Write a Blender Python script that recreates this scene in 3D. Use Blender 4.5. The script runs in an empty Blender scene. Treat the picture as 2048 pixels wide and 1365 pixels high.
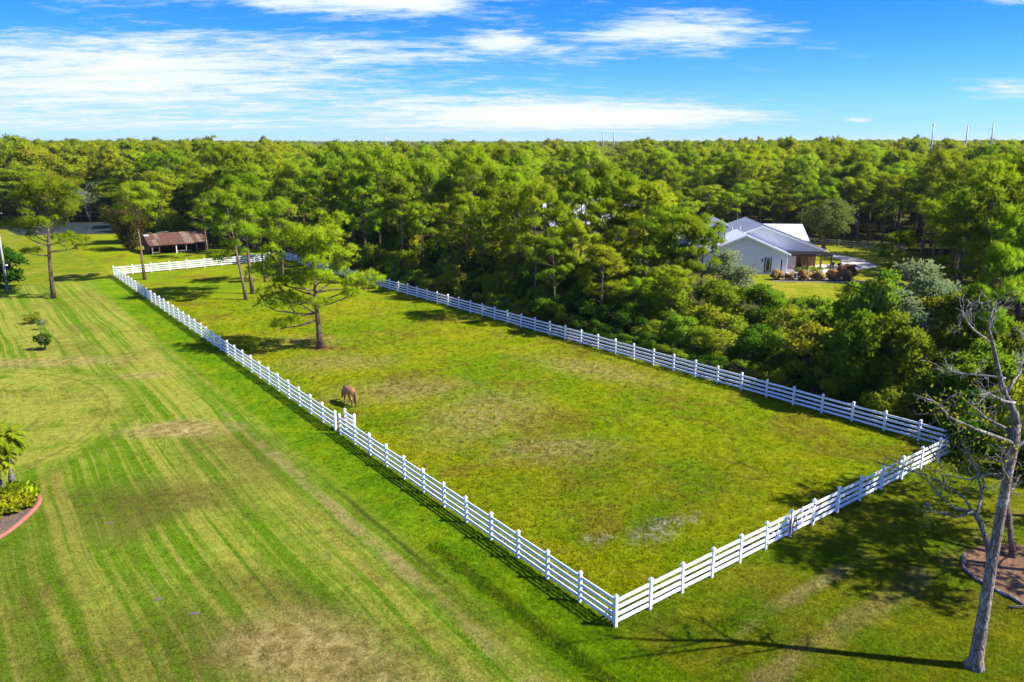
import bpy, math, random
import numpy as np
from math import radians as R, sin, cos, pi, sqrt, atan2

S = bpy.context.scene
COL = S.collection

# ------------------------------------------------------------------ camera, sky, sun, exposure
CAM_H = 18.5
cd = bpy.data.cameras.new('camera')
cd.sensor_width = 36.0
cd.lens = 27.95
cd.clip_start = 0.5
cd.clip_end = 40000
cam = bpy.data.objects.new('camera', cd)
cam.location = (0, 0, CAM_H)
cam.rotation_euler = (R(90 - 14.138), 0, 0)
COL.objects.link(cam)
S.camera = cam

SUN_EL = R(47)
SUN_AZ = atan2(-0.16, 1.0)          # direction (in the ground plane, from +X) towards the sun
sd = (cos(SUN_EL) * cos(SUN_AZ), cos(SUN_EL) * sin(SUN_AZ), sin(SUN_EL))
sl = bpy.data.lights.new('sun', 'SUN')
sl.energy = 3.3
sl.angle = R(0.55)
sl.color = (1.0, 0.955, 0.87)
so = bpy.data.objects.new('sun', sl)
so.rotation_euler = (pi / 2 - SUN_EL, 0, SUN_AZ + pi / 2)
so.location = (60, -10, 80)
COL.objects.link(so)

S.view_settings.view_transform = 'Standard'
S.view_settings.look = 'None'
S.view_settings.gamma = 1.0
S.view_settings.use_curve_mapping = False
S.view_settings.exposure = 1.85
S.render.engine = 'CYCLES'
cy = S.cycles
cy.use_denoising = True
cy.denoising_input_passes = 'RGB_ALBEDO_NORMAL'
cy.denoising_prefilter = 'FAST'
try:
    cy.denoiser = 'OPENIMAGEDENOISE'
except Exception:
    pass
cy.max_bounces = 5
cy.diffuse_bounces = 4
cy.glossy_bounces = 2
cy.transmission_bounces = 3
cy.transparent_max_bounces = 4
cy.volume_bounces = 0
cy.caustics_reflective = False
cy.caustics_refractive = False


class NT:
    """small helper to write node graphs as expressions"""
    def __init__(s, nt):
        s.nt = nt

    def put(s, sock, v):
        if v is None:
            return
        if isinstance(v, bpy.types.NodeSocket):
            s.nt.links.new(v, sock)
        else:
            if hasattr(sock.default_value, '__len__') and not hasattr(v, '__len__'):
                v = (v,) * len(sock.default_value)
            if hasattr(sock.default_value, '__len__') and len(sock.default_value) == 4 and len(v) == 3:
                v = tuple(v) + (1,)
            sock.default_value = v

    def n(s, t, **kw):
        nd = s.nt.nodes.new(t)
        for k, v in kw.items():
            setattr(nd, k, v)
        return nd

    def m(s, op, a, b=None, c=None, clamp=False):
        nd = s.n('ShaderNodeMath', operation=op, use_clamp=clamp)
        for i, v in enumerate((a, b, c)):
            s.put(nd.inputs[i], v)
        return nd.outputs[0]

    def add(s, a, b): return s.m('ADD', a, b)
    def sub(s, a, b): return s.m('SUBTRACT', a, b)
    def mul(s, a, b): return s.m('MULTIPLY', a, b)
    def mx(s, a, b): return s.m('MAXIMUM', a, b)
    def mn(s, a, b): return s.m('MINIMUM', a, b)

    def step(s, lo, hi, v):
        nd = s.n('ShaderNodeMapRange', interpolation_type='SMOOTHSTEP')
        s.put(nd.inputs[0], v); s.put(nd.inputs[1], lo); s.put(nd.inputs[2], hi)
        return nd.outputs[0]

    def lin(s, v, a, b, c, d):
        nd = s.n('ShaderNodeMapRange')
        for i, x in enumerate((v, a, b, c, d)):
            s.put(nd.inputs[i], x)
        return nd.outputs[0]

    def mix(s, f, a, b):
        nd = s.n('ShaderNodeMix', data_type='RGBA')
        s.put(nd.inputs[0], f); s.put(nd.inputs[6], a); s.put(nd.inputs[7], b)
        return nd.outputs[2]

    def noise(s, vec, scale, detail=4, rough=0.55, dist=0.0):
        nd = s.n('ShaderNodeTexNoise')
        s.put(nd.inputs['Vector'], vec)
        s.put(nd.inputs['Scale'], scale); s.put(nd.inputs['Detail'], detail)
        s.put(nd.inputs['Roughness'], rough); s.put(nd.inputs['Distortion'], dist)
        return nd.outputs[0]

    def xyz(s, x, y, z):
        nd = s.n('ShaderNodeCombineXYZ')
        for i, v in enumerate((x, y, z)):
            s.put(nd.inputs[i], v)
        return nd.outputs[0]

    def sep(s, v):
        nd = s.n('ShaderNodeSeparateXYZ')
        s.put(nd.inputs[0], v)
        return nd.outputs[:]

    def vscale(s, v, k):
        nd = s.n('ShaderNodeVectorMath', operation='MULTIPLY')
        s.put(nd.inputs[0], v); s.put(nd.inputs[1], k)
        return nd.outputs[0]


# ---- sky: Nishita plus a layer of thin cloud, a function of direction only
W = bpy.data.worlds.new('World')
S.world = W
W.use_nodes = True
w = NT(W.node_tree)
W.node_tree.nodes.clear()
tc = w.n('ShaderNodeTexCoord')
dirv = tc.outputs['Generated']
dx, dy, dz = w.sep(dirv)
sky = w.n('ShaderNodeTexSky', sky_type='NISHITA', sun_disc=False)
sky.sun_elevation = SUN_EL
sky.sun_rotation = pi / 2 - SUN_AZ
sky.air_density = 1.0
sky.dust_density = 0.0
sky.ozone_density = 4.0
hs = w.n('ShaderNodeHueSaturation')
hs.inputs['Hue'].default_value = 0.508
hs.inputs['Saturation'].default_value = 1.12
hs.inputs['Value'].default_value = 0.84
w.put(hs.inputs['Color'], sky.outputs[0])
skyc = hs.outputs[0]
hor = w.m('SQRT', w.add(w.mul(dx, dx), w.mul(dy, dy)))
el = w.m('DIVIDE', dz, w.mx(hor, 0.001))                   # tan(elevation)
tn = w.mix(w.step(0.0, 0.17, el), (0.20, 0.40, 0.84), (0.06, 0.305, 0.90))   # clear, saturated autumn blue
tm = w.n('ShaderNodeMix', data_type='RGBA', blend_type='MULTIPLY')
tm.inputs[0].default_value = 1.0
w.put(tm.inputs[6], skyc); w.put(tm.inputs[7], tn)
skyc = tm.outputs[2]
az = w.m('DIVIDE', dx, w.mx(w.m('ABSOLUTE', dy), 0.05))
front = w.step(0.0, 0.15, dy)
zz = w.add(w.mx(dz, 0.0), 0.075)
px = w.m('DIVIDE', dx, zz)
py = w.m('DIVIDE', dy, zz)
P = w.xyz(px, py, 0.0)
n_big = w.noise(w.vscale(P, (0.20, 0.30, 1)), 1.0, 3, 0.5, 0.4)
n_mid = w.noise(w.vscale(P, (1.35, 2.3, 1)), 1.0, 8, 0.66, 0.4)
n_fin = w.noise(w.vscale(P, (5.5, 10.0, 1)), 1.0, 6, 0.68, 0.5)
# cloud banks: (azimuth tan, elevation tan, half width, half height, weight)
banks = [(-0.47, 0.0815, .27, .030, .50), (-0.56, 0.046, .32, .028, .40), (0.02, 0.033, .25, .026, .50),
         (0.14, 0.0265, .17, .012, .42), (-0.20, 0.160, .17, .020, .52), (0.21, 0.128, .11, .022, .44),
         (0.165, 0.172, .055, .009, .50), (-0.01, 0.117, .035, .010, .36), (-0.05, 0.105, .34, .020, .27),
         (0.62, 0.150, .09, .022, .42), (0.61, 0.051, .08, .011, .42), (-0.54, 0.158, .13, .020, .36),
         (0.42, 0.0225, .017, .0035, .50), (-0.1, 0.155, .05, .012, .34), (-0.55, 0.016, .40, .010, .30)]
acc = None
for (a0, e0, wa, we, k) in banks:
    da = w.m('DIVIDE', w.sub(az, a0), wa)
    de = w.m('DIVIDE', w.sub(el, e0), we)
    r2 = w.add(w.mul(da, da), w.mul(de, de))
    b = w.mul(w.m('POWER', 2.718, w.mul(r2, -0.9)), k)
    acc = b if acc is None else w.add(acc, b)
acc = w.mul(acc, front)
dens = w.add(w.add(w.mul(n_mid, 0.80), w.mul(n_fin, 0.50)), w.add(w.mul(n_big, 0.24), w.mul(acc, 0.80)))
dens = w.add(dens, w.mul(w.step(0.19, 0.42, el), 0.20))  # extra unseen cloud above the frame, added to brighten the fill in shadows
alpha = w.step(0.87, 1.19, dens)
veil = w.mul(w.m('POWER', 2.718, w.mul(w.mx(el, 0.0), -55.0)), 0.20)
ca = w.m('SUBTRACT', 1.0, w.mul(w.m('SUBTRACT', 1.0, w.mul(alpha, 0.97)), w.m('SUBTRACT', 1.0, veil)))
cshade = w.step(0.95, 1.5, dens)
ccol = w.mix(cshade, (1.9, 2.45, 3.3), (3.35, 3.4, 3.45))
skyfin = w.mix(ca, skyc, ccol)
bg = w.n('ShaderNodeBackground')
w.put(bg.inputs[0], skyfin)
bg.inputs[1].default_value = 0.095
wo = w.n('ShaderNodeOutputWorld')
W.node_tree.links.new(bg.outputs[0], wo.inputs[0])
W.cycles.sampling_method = 'MANUAL'
W.cycles.sample_map_resolution = 512

# ------------------------------------------------------------------ helpers
rnd = random.Random(7)


def tag(o, label=None, cat=None, group=None, kind=None):
    if label: o['label'] = label
    if cat: o['category'] = cat
    if group: o['group'] = group
    if kind: o['kind'] = kind
    return o


def empty(name, loc=(0, 0, 0), rz=0.0):
    o = bpy.data.objects.new(name, None)
    o.empty_display_size = 0.3
    o.location = loc
    o.rotation_euler = (0, 0, rz)
    COL.objects.link(o)
    return o


def inst(name, me, parent=None, loc=(0, 0, 0), rot=(0, 0, 0), scale=(1, 1, 1)):
    o = bpy.data.objects.new(name, me)
    o.parent = parent
    o.location = loc
    o.rotation_euler = rot
    o.scale = scale
    COL.objects.link(o)
    return o


def copy_tree(o, parent=None):
    c = o.copy()
    COL.objects.link(c)
    c.parent = parent
    for ch in list(o.children):
        copy_tree(ch, c)
    return c


class MB:
    def __init__(s):
        s.v = []; s.f = []; s.mi = []

    def quad(s, pts, m=0):
        b = len(s.v); s.v += [tuple(p) for p in pts]
        s.f.append(tuple(range(b, b + len(pts)))); s.mi.append(m)

    def box(s, c, d, rz=0.0, m=0, taper=1.0):
        b = len(s.v)
        hx, hy, hz = d[0] / 2, d[1] / 2, d[2] / 2
        ca, sa = cos(rz), sin(rz)
        for z, k in ((-hz, 1.0), (hz, taper)):
            for x, y in ((-hx, -hy), (hx, -hy), (hx, hy), (-hx, hy)):
                x *= k; y *= k
                s.v.append((c[0] + x * ca - y * sa, c[1] + x * sa + y * ca, c[2] + z))
        for q in ((3, 2, 1, 0), (4, 5, 6, 7), (0, 1, 5, 4), (1, 2, 6, 5), (2, 3, 7, 6), (3, 0, 4, 7)):
            s.f.append(tuple(b + i for i in q)); s.mi.append(m)

    def slab(s, pts, t, m=0):
        """polygon in space given thickness t downwards"""
        b = len(s.v); n = len(pts)
        s.v += [tuple(p) for p in pts] + [(p[0], p[1], p[2] - t) for p in pts]
        s.f.append(tuple(range(b, b + n))); s.mi.append(m)
        s.f.append(tuple(range(b + 2 * n - 1, b + n - 1, -1))); s.mi.append(m)
        for i in range(n):
            j = (i + 1) % n
            s.f.append((b + j, b + i, b + n + i, b + n + j)); s.mi.append(m)

    def tube(s, path, rad, n=7, m=0, cap=True):
        path = [np.array(p, float) for p in path]
        b = len(s.v)
        prev = None
        for i, p in enumerate(path):
            d = path[min(i + 1, len(path) - 1)] - path[max(i - 1, 0)]
            d = d / (np.linalg.norm(d) + 1e-9)
            if prev is None:
                a = np.array((1, 0, 0)) if abs(d[0]) < .8 else np.array((0, 1, 0))
            else:
                a = prev
            x = a - d * np.dot(a, d); x /= np.linalg.norm(x) + 1e-9
            prev = x
            y = np.cross(d, x)
            r = rad[i] if hasattr(rad, '__len__') else rad
            for k in range(n):
                t = 2 * pi * k / n
                s.v.append(tuple(p + r * (cos(t) * x + sin(t) * y)))
        for i in range(len(path) - 1):
            for k in range(n):
                k2 = (k + 1) % n
                s.f.append((b + i * n + k, b + i * n + k2, b + (i + 1) * n + k2, b + (i + 1) * n + k)); s.mi.append(m)
        if cap:
            s.f.append(tuple(b + n - 1 - k for k in range(n))); s.mi.append(m)
            e = b + (len(path) - 1) * n
            s.f.append(tuple(e + k for k in range(n))); s.mi.append(m)

    def lathe(s, c, prof, n=12, m=0):
        s.tube([(c[0], c[1], c[2] + z) for r, z in prof], [max(r, .002) for r, z in prof], n, m)

    def mesh(s, name, mats, smooth=False):
        me = bpy.data.meshes.new(name)
        me.from_pydata(s.v, [], s.f)
        for mt in (mats if isinstance(mats, (list, tuple)) else [mats]):
            me.materials.append(mt)
        if len(me.materials) > 1:
            me.polygons.foreach_set('material_index', s.mi)
        if smooth:
            me.shade_smooth()
        me.update()
        return me

    def build(s, name, mats, parent=None, loc=(0, 0, 0), rz=0.0, smooth=False):
        return inst(name, s.mesh(name, mats, smooth), parent, loc, (0, 0, rz))


# ------------------------------------------------------------------ materials
def mat(name):
    m = bpy.data.materials.new(name)
    m.use_nodes = True
    m.node_tree.nodes.clear()
    return m, NT(m.node_tree)


def finish(m, k, shader, bump=None):
    o = k.n('ShaderNodeOutputMaterial')
    m.node_tree.links.new(shader, o.inputs[0])
    return m


def simple(name, col, rough=0.7, var=0.12, scale=6.0, bump=0.0, col2=None, metal=0.0, stretch=(1, 1, 1), spec=0.3):
    m, k = mat(name)
    p = k.n('ShaderNodeTexCoord').outputs['Object']
    p = k.vscale(p, stretch)
    n = k.noise(p, scale, 6, 0.6)
    c2 = col2 or tuple(c * (1 - 2.2 * var) for c in col)
    c = k.mix(k.step(0.3, 0.72, n), c2, col)
    b = k.n('ShaderNodeBsdfPrincipled')
    k.put(b.inputs['Base Color'], c)
    b.inputs['Roughness'].default_value = rough
    b.inputs['Metallic'].default_value = metal
    b.inputs['Specular IOR Level'].default_value = spec
    if bump:
        bp = k.n('ShaderNodeBump')
        bp.inputs['Strength'].default_value = bump
        bp.inputs['Distance'].default_value = 0.05
        k.put(bp.inputs['Height'], n)
        k.put(b.inputs['Normal'], bp.outputs[0])
    return finish(m, k, b.outputs[0])


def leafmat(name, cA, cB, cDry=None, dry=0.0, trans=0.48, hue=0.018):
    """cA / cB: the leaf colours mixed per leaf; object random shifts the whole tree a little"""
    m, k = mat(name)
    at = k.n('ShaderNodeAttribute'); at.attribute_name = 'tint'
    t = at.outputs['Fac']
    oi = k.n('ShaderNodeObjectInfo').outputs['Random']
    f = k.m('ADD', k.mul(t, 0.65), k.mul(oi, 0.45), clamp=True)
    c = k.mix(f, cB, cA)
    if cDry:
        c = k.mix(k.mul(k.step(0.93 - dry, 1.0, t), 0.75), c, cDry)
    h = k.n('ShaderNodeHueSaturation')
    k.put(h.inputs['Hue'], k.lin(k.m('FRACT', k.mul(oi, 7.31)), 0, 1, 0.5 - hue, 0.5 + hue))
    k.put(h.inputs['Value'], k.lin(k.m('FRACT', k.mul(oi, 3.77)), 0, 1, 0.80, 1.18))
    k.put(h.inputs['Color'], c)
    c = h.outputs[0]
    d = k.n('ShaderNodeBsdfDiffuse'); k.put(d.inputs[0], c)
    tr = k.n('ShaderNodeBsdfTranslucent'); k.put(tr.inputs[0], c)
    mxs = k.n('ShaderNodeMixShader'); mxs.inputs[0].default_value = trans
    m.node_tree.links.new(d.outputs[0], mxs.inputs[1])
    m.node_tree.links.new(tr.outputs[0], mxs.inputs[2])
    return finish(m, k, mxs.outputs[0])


M = {}
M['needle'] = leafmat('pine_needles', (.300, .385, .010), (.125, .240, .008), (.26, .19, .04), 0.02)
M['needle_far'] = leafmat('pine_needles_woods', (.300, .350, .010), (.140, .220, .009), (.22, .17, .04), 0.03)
M['leaf'] = leafmat('shrub_leaves', (.260, .330, .014), (.095, .185, .010), (.22, .17, .03), 0.04)
M['leaf_yel'] = leafmat('yellow_green_leaves', (.36, .37, .018), (.165, .225, .012), (.25, .15, .03), 0.06)
M['leaf_grey'] = leafmat('grey_green_leaves', (.235, .275, .13), (.105, .150, .060), (.25, .23, .10), 0.05)
M['leaf_oak'] = leafmat('oak_leaves', (.20, .225, .045), (.10, .135, .025), (.18, .14, .05), 0.05)
M['leaf_bamboo'] = leafmat('bamboo_leaves', (.17, .135, .015), (.075, .085, .012), (.26, .19, .05), 0.10)
M['leaf_dark'] = leafmat('dark_glossy_leaves', (.095, .185, .010), (.030, .085, .006))
M['leaf_palm'] = leafmat('palm_fronds', (.46, .47, .020), (.20, .30, .012), (.30, .24, .03), 0.06)
M['leaf_bed'] = leafmat('bed_leaves', (.40, .42, .012), (.12, .24, .010), (.36, .30, .015), 0.12)
M['plume'] = leafmat('dry_grass_plumes', (.52, .36, .16), (.32, .20, .075), (.56, .42, .20), 0.1)


def barkmat(name, a, b, c):
    m, k = mat(name)
    p = k.n('ShaderNodeTexCoord').outputs['Object']
    n1 = k.noise(k.vscale(p, (7, 7, 1.6)), 1.0, 5, 0.6, 0.5)
    n2 = k.noise(p, 1.3, 3, 0.6)
    vo = k.n('ShaderNodeTexVoronoi', feature='DISTANCE_TO_EDGE')
    k.put(vo.inputs['Vector'], k.vscale(p, (9, 9, 3)))
    vo.inputs['Scale'].default_value = 1.0
    e = k.step(0.0, 0.12, vo.outputs[0])
    col = k.mix(k.step(.35, .68, n1), a, b)
    col = k.mix(k.mul(k.step(.52, .68, n2), .75), col, c)
    col = k.mix(e, k.mix(0.45, (0.03, 0.024, 0.018), col), col)
    bs = k.n('ShaderNodeBsdfPrincipled')
    k.put(bs.inputs['Base Color'], col)
    bs.inputs['Roughness'].default_value = 0.9
    bs.inputs['Specular IOR Level'].default_value = 0.1
    bp = k.n('ShaderNodeBump'); bp.inputs['Strength'].default_value = 0.7; bp.inputs['Distance'].default_value = 0.04
    k.put(bp.inputs['Height'], k.add(e, n1)); k.put(bs.inputs['Normal'], bp.outputs[0])
    return finish(m, k, bs.outputs[0])


M['bark'] = barkmat('pine_bark', (.13, .085, .058), (.25, .175, .125), (.30, .26, .22))
M['bark_grey'] = barkmat('grey_bark', (.13, .11, .095), (.25, .22, .195), (.38, .36, .34))
M['bark_snag'] = barkmat('weathered_bark', (.16, .115, .088), (.31, .25, .21), (.50, .47, .44))
M['bark_pale'] = barkmat('bare_pale_wood', (.22, .20, .175), (.36, .335, .31), (.48, .46, .43))
M['vinyl'] = simple('white_vinyl', (.80, .81, .82), .5, .05, 7.0, col2=(.66, .68, .62))
M['white'] = simple('white_painted_siding', (.74, .75, .77), .6, .04, 2.0)
M['trim'] = simple('white_trim', (.80, .81, .82), .5, .03, 2.0)
M['roof'] = simple('pale_metal_roof', (.27, .285, .32), .45, .06, 1.2, metal=0.15)
M['roof_white'] = simple('white_standing_seam', (.60, .61, .63), .45, .03, 1.0, metal=0.1)
M['dark'] = simple('dark_stained_wood', (.045, .035, .030), .6, .1, 8)
M['wood'] = simple('orange_brown_wood', (.26, .13, .05), .6, .15, 6, stretch=(4, 4, .6))
M['grey_wood'] = simple('grey_weathered_wood', (.26, .23, .20), .85, .15, 5, stretch=(5, 5, .8), bump=.3)
M['red_wood'] = simple('red_barn_boards', (.22, .055, .035), .8, .2, 5, stretch=(5, 5, .7), bump=.3)
M['rust'] = simple('rusted_roof_sheet', (.125, .058, .034), .85, .15, 2.6, bump=.3, col2=(.050, .025, .018))
M['rust_pale'] = simple('faded_roof_sheet', (.19, .14, .095), .85, .15, 2.2, bump=.25, col2=(.09, .05, .032))
M['tin'] = simple('pale_tin', (.62, .66, .68), .4, .08, 2, metal=.3)
M['concrete'] = simple('pale_concrete', (.50, .48, .45), .85, .10, 3, bump=.2)
M['kerb'] = simple('terracotta_kerb', (.33, .115, .080), .8, .12, 5, bump=.2)
M['steel'] = simple('galvanised_pole', (.30, .325, .35), .5, .05, .4, metal=.2)
M['pole_wood'] = simple('pale_utility_pole', (.42, .40, .36), .8, .12, 3, stretch=(6, 6, .5), bump=.2)
M['glass'] = simple('dark_window_glass', (.03, .04, .045), .08, .1, 2, spec=.6)
M['brick_white'] = simple('whitewashed_brick', (.58, .55, .53), .85, .14, 14, bump=.4)
M['teal'] = simple('teal_glazed_pot', (.02, .12, .12), .3, .1, 5)
M['black'] = simple('black_plastic', (.020, .022, .024), .5, .1, 5)
M['blue'] = simple('blue_plastic', (.03, .06, .42), .4, .06, 4)
M['maroon'] = simple('maroon_webbing', (.16, .012, .045), .8, .1, 20)
M['cover'] = simple('grey_plastic_lid', (.13, .115, .085), .95, .2, 14, bump=.3, spec=.03)
M['mulch'] = simple('brown_mulch', (.20, .105, .050), .95, .2, 9, bump=.8, col2=(.07, .038, .02))
M['mulch_grey'] = simple('grey_brown_mulch', (.14, .10, .070), .95, .2, 9, bump=.8, col2=(.055, .038, .026))
M['gravel'] = simple('pale_gravel', (.46, .40, .33), .95, .10, 3, bump=.5)
M['coat'] = simple('chestnut_coat', (.27, .125, .045), .55, .12, 2.5, col2=(.16, .068, .025))
M['mane'] = simple('dark_mane_hair', (.07, .04, .025), .7, .15, 12)
M['hoof'] = simple('dark_hoof', (.04, .03, .025), .6, .1, 10)
M['culm'] = simple('bamboo_culm', (.12, .10, .03), .6, .15, 4)
M['wire'] = simple('grey_wire', (.16, .17, .18), .5, .05, 1)

m, k = mat('pond_water')
b = k.n('ShaderNodeBsdfPrincipled')
b.inputs['Base Color'].default_value = (.05, .065, .075, 1)
b.inputs['Roughness'].default_value = 0.12
b.inputs['Specular IOR Level'].default_value = 0.6
p = k.n('ShaderNodeNewGeometry').outputs['Position']
bp = k.n('ShaderNodeBump'); bp.inputs['Strength'].default_value = .25; bp.inputs['Distance'].default_value = .05
k.put(bp.inputs['Height'], k.noise(k.vscale(p, (1.2, 2.6, 1)), 1.0, 4, .6)); k.put(b.inputs['Normal'], bp.outputs[0])
M['water'] = finish(m, k, b.outputs[0])

# ------------------------------------------------------------------ turf: one colour field in metres, used by ground and grass
NX, NY = 4.06, 27.52                 # near corner of the paddock
LX, LY = -56.24, 111.2               # left far corner
RX, RY = 27.2, 45.7                  # right corner
FX, FY = -36.4, 126.8                # far corner
g = bpy.data.node_groups.new('turf_colour', 'ShaderNodeTree')
g.interface.new_socket('Color', in_out='OUTPUT', socket_type='NodeSocketColor')
k = NT(g)
pos = k.n('ShaderNodeNewGeometry').outputs['Position']
gx, gy, gz = k.sep(pos)
flat = k.xyz(gx, gy, 0.0)
rx, ry = k.sub(gx, NX), k.sub(gy, NY)
along = k.add(k.mul(rx, -.5846), k.mul(ry, .8113))       # metres up the left fence
out = k.add(k.mul(rx, -.8113), k.mul(ry, -.5846))        # metres outside the left fence
inn = k.add(k.mul(rx, -.617), k.mul(ry, .787))           # metres inside the near fence
n_l = k.noise(flat, 0.09, 5, .6, .4)
n_m = k.noise(flat, 0.35, 6, .62, .5)
n_s = k.noise(flat, 1.6, 6, .65, .3)
n_f = k.noise(flat, 9.0, 4, .7)
n_l2 = k.noise(k.vscale(flat, (1, 1, 1)), 0.16, 5, .62, .8)


def blob(x, y, ax, ay, ang=0.0, soft=.55, edge=.5):
    ca, sa = cos(ang), sin(ang)
    ddx, ddy = k.sub(gx, x), k.sub(gy, y)
    u = k.m('DIVIDE', k.add(k.mul(ddx, ca), k.mul(ddy, sa)), ax)
    v = k.m('DIVIDE', k.sub(k.mul(ddy, ca), k.mul(ddx, sa)), ay)
    r = k.m('SQRT', k.add(k.mul(u, u), k.mul(v, v)))
    r = k.add(r, k.mul(k.sub(n_m, .5), edge * 2.4))
    r = k.add(r, k.mul(k.sub(n_s, .5), edge * 1.6))
    return k.sub(1.0, k.step(1 - soft, 1 + soft, r))


# mown lawn on the left: passes parallel to the fence, bending round the planting bed
dcx, dcy = k.sub(gx, -42.5), k.sub(gy, 48.0)
ring = k.m('SQRT', k.add(k.mul(dcx, dcx), k.mul(dcy, dcy)))
near_ring = k.sub(1.0, k.step(14.8, 17.2, ring))
wob = k.mul(k.sub(k.noise(flat, .045, 2, .5), .5), 2.2)
lane = k.add(out, wob)
s1 = k.noise(k.xyz(k.mul(lane, .62), k.mul(along, .010), 3.0), 1.0, 2, .5)
s2 = k.noise(k.xyz(k.mul(lane, 1.9), k.mul(along, .022), 7.0), 1.0, 3, .6)
s3 = k.noise(k.xyz(k.mul(lane, 5.2), k.mul(along, .05), 9.0), 1.0, 2, .6)
r1 = k.noise(k.xyz(k.mul(ring, .75), 5.0, 1.0), 1.0, 2, .5)
r2 = k.noise(k.xyz(k.mul(ring, 2.4), k.mul(gx, .03), 1.0), 1.0, 3, .6)
st = k.add(k.mul(s1, .34), k.add(k.mul(s2, .40), k.add(k.mul(s3, .20), k.mul(n_m, .08))))
rt = k.add(k.mul(r1, .10), k.add(k.mul(r2, .26), k.add(k.mul(n_m, .44), .16)))
nr = k.n('ShaderNodeMix', data_type='FLOAT')
k.put(nr.inputs[0], near_ring); k.put(nr.inputs[2], st); k.put(nr.inputs[3], rt)
stripe = k.step(.455, .575, nr.outputs[0])
lawn = k.mix(stripe, (.105, .200, .006), (.285, .300, .042))
lawn = k.mix(k.mul(k.step(.48, .75, n_l), .55), lawn, (.20, .195, .035))
lawn = k.mix(k.mul(k.mul(k.step(.50, .62, n_l2), k.step(.35, .6, s3)), .55), lawn, (.135, .115, .022))
lawn = k.mix(k.mul(k.mul(k.step(.53, .70, s3), k.step(.40, .60, n_m)), .34), lawn, (.33, .31, .085))
darkline = k.step(.60, .70, s2)
lawn = k.mix(k.mul(darkline, .35), lawn, (.090, .135, .010))
rl1 = k.sub(1.0, k.step(.05, .22, k.m('ABSOLUTE', k.sub(k.add(ring, k.mul(k.sub(n_m, .5), .5)), 14.9))))
rl2 = k.sub(1.0, k.step(.25, 1.0, k.m('ABSOLUTE', k.sub(k.add(ring, k.mul(k.sub(n_m, .5), .8)), 16.6))))
south = k.step(39.0, 44.0, gy)
lawn = k.mix(k.mul(k.mul(rl1, south), .30), lawn, (.075, .085, .015))
lawn = k.mix(k.mul(k.mul(rl2, south), .42), lawn, (.085, .17, .006))
dry = k.m('ADD', blob(-22.0, 49.6, 3.6, 1.6, .1, .5), 0)
dry = k.mx(dry, blob(-7.6, 26.0, 3.2, 2.2, -.5, .6))
dry = k.mx(dry, k.mul(blob(-40.0, 66.0, 7.0, 1.6, .1, .7), .75))
dry = k.mx(dry, k.mul(blob(-30, 62, 2.0, 1.0, .2, .7), .7))
dry = k.mx(dry, k.mul(blob(-3.8, 23.6, 2.2, 1.6, -.3, .7), .8))
brn = k.mx(blob(-19.8, 38.5, 4.2, 3.2, .3, .8), blob(-9.5, 29.6, 3.6, 1.3, -.6, .7))
brn = k.mx(brn, k.mul(blob(-16.5, 45.5, 2.2, 4.5, .6, .8), .9))
brn = k.mx(brn, k.mul(blob(-13, 26.0, 8.0, 2.5, .1, .9), .85))
brn = k.mx(brn, k.mul(blob(-19.0, 46.8, 1.5, 2.6, .6, .8), .9))
brn = k.mx(brn, k.mul(blob(-21.0, 30.5, 2.2, 5.0, .5, .9), .6))
brn = k.mx(brn, k.mul(blob(-2.5, 29.5, .8, 4.0, .63, .8), .8))
brn = k.mx(brn, k.mul(blob(-6, 24.5, 2.0, 2.2, .4, .8), .6))
lawn = k.mix(k.mul(k.mul(brn, k.step(.30, .60, n_s)), .70), lawn, (.085, .065, .018))
lawn = k.mix(k.mul(dry, .80), lawn, k.mix(k.step(.3,.7,n_s), (.21, .150, .045), (.42, .325, .130)))
# rank, unmown strip along the fence with a wet line of dark sedge
strip = k.sub(1.0, k.step(2.6, 4.6, k.add(out, k.mul(k.sub(n_m, .5), .7))))
sc = k.mix(k.step(.35, .7, n_m), (.100, .215, .005), (.195, .275, .007))
sc = k.mix(k.mul(k.step(.55, .75, n_l2), .6), sc, (.17, .20, .008))
sc = k.mix(k.mul(k.sub(1.0, k.step(0.1, 1.4, out)), .25), sc, (.07, .19, .006))
lawn = k.mix(strip, lawn, sc)
edge = k.sub(1.0, k.step(0.15, .55, k.m('ABSOLUTE', k.sub(k.add(out, k.mul(k.sub(n_m, .5), .8)), 4.7))))
edge = k.mul(edge, k.sub(1.0, k.step(22, 60, along)))
lawn = k.mix(k.mul(edge, k.mul(k.step(.4, .6, n_l2), .75)), lawn, (.30, .255, .085))
sedge = k.sub(1.0, k.step(0.12, .55, k.m('ABSOLUTE', k.sub(k.add(out, k.mul(k.sub(n_s, .5), .9)), 2.5))))
sedge = k.mul(sedge, k.sub(1.0, k.step(7, 12, along)))
lawn = k.mix(k.mul(k.mul(sedge, k.step(.35, .6, n_f)), .75), lawn, (.035, .045, .008))
sed2 = k.sub(1.0, k.step(0.05, .22, k.m('ABSOLUTE', k.sub(k.add(out, k.mul(k.sub(n_m, .5), .5)), 3.7))))
sed2 = k.mul(sed2, k.mul(k.step(4, 9, along), k.sub(1.0, k.step(14, 22, along))))
lawn = k.mix(k.mul(sed2, .6), lawn, (.045, .060, .010))
# far rough grass beyond the mowing
farl = k.step(98, 104, k.add(along, k.mul(k.sub(n_m, .5), 3)))
farc = k.mix(k.step(.35, .65, n_m), (.125, .190, .008), (.225, .235, .014))
farc = k.mix(k.mul(k.step(.55, .72, n_l2), .8), farc, (.33, .25, .09))
lawn = k.mix(farl, lawn, farc)
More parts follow.
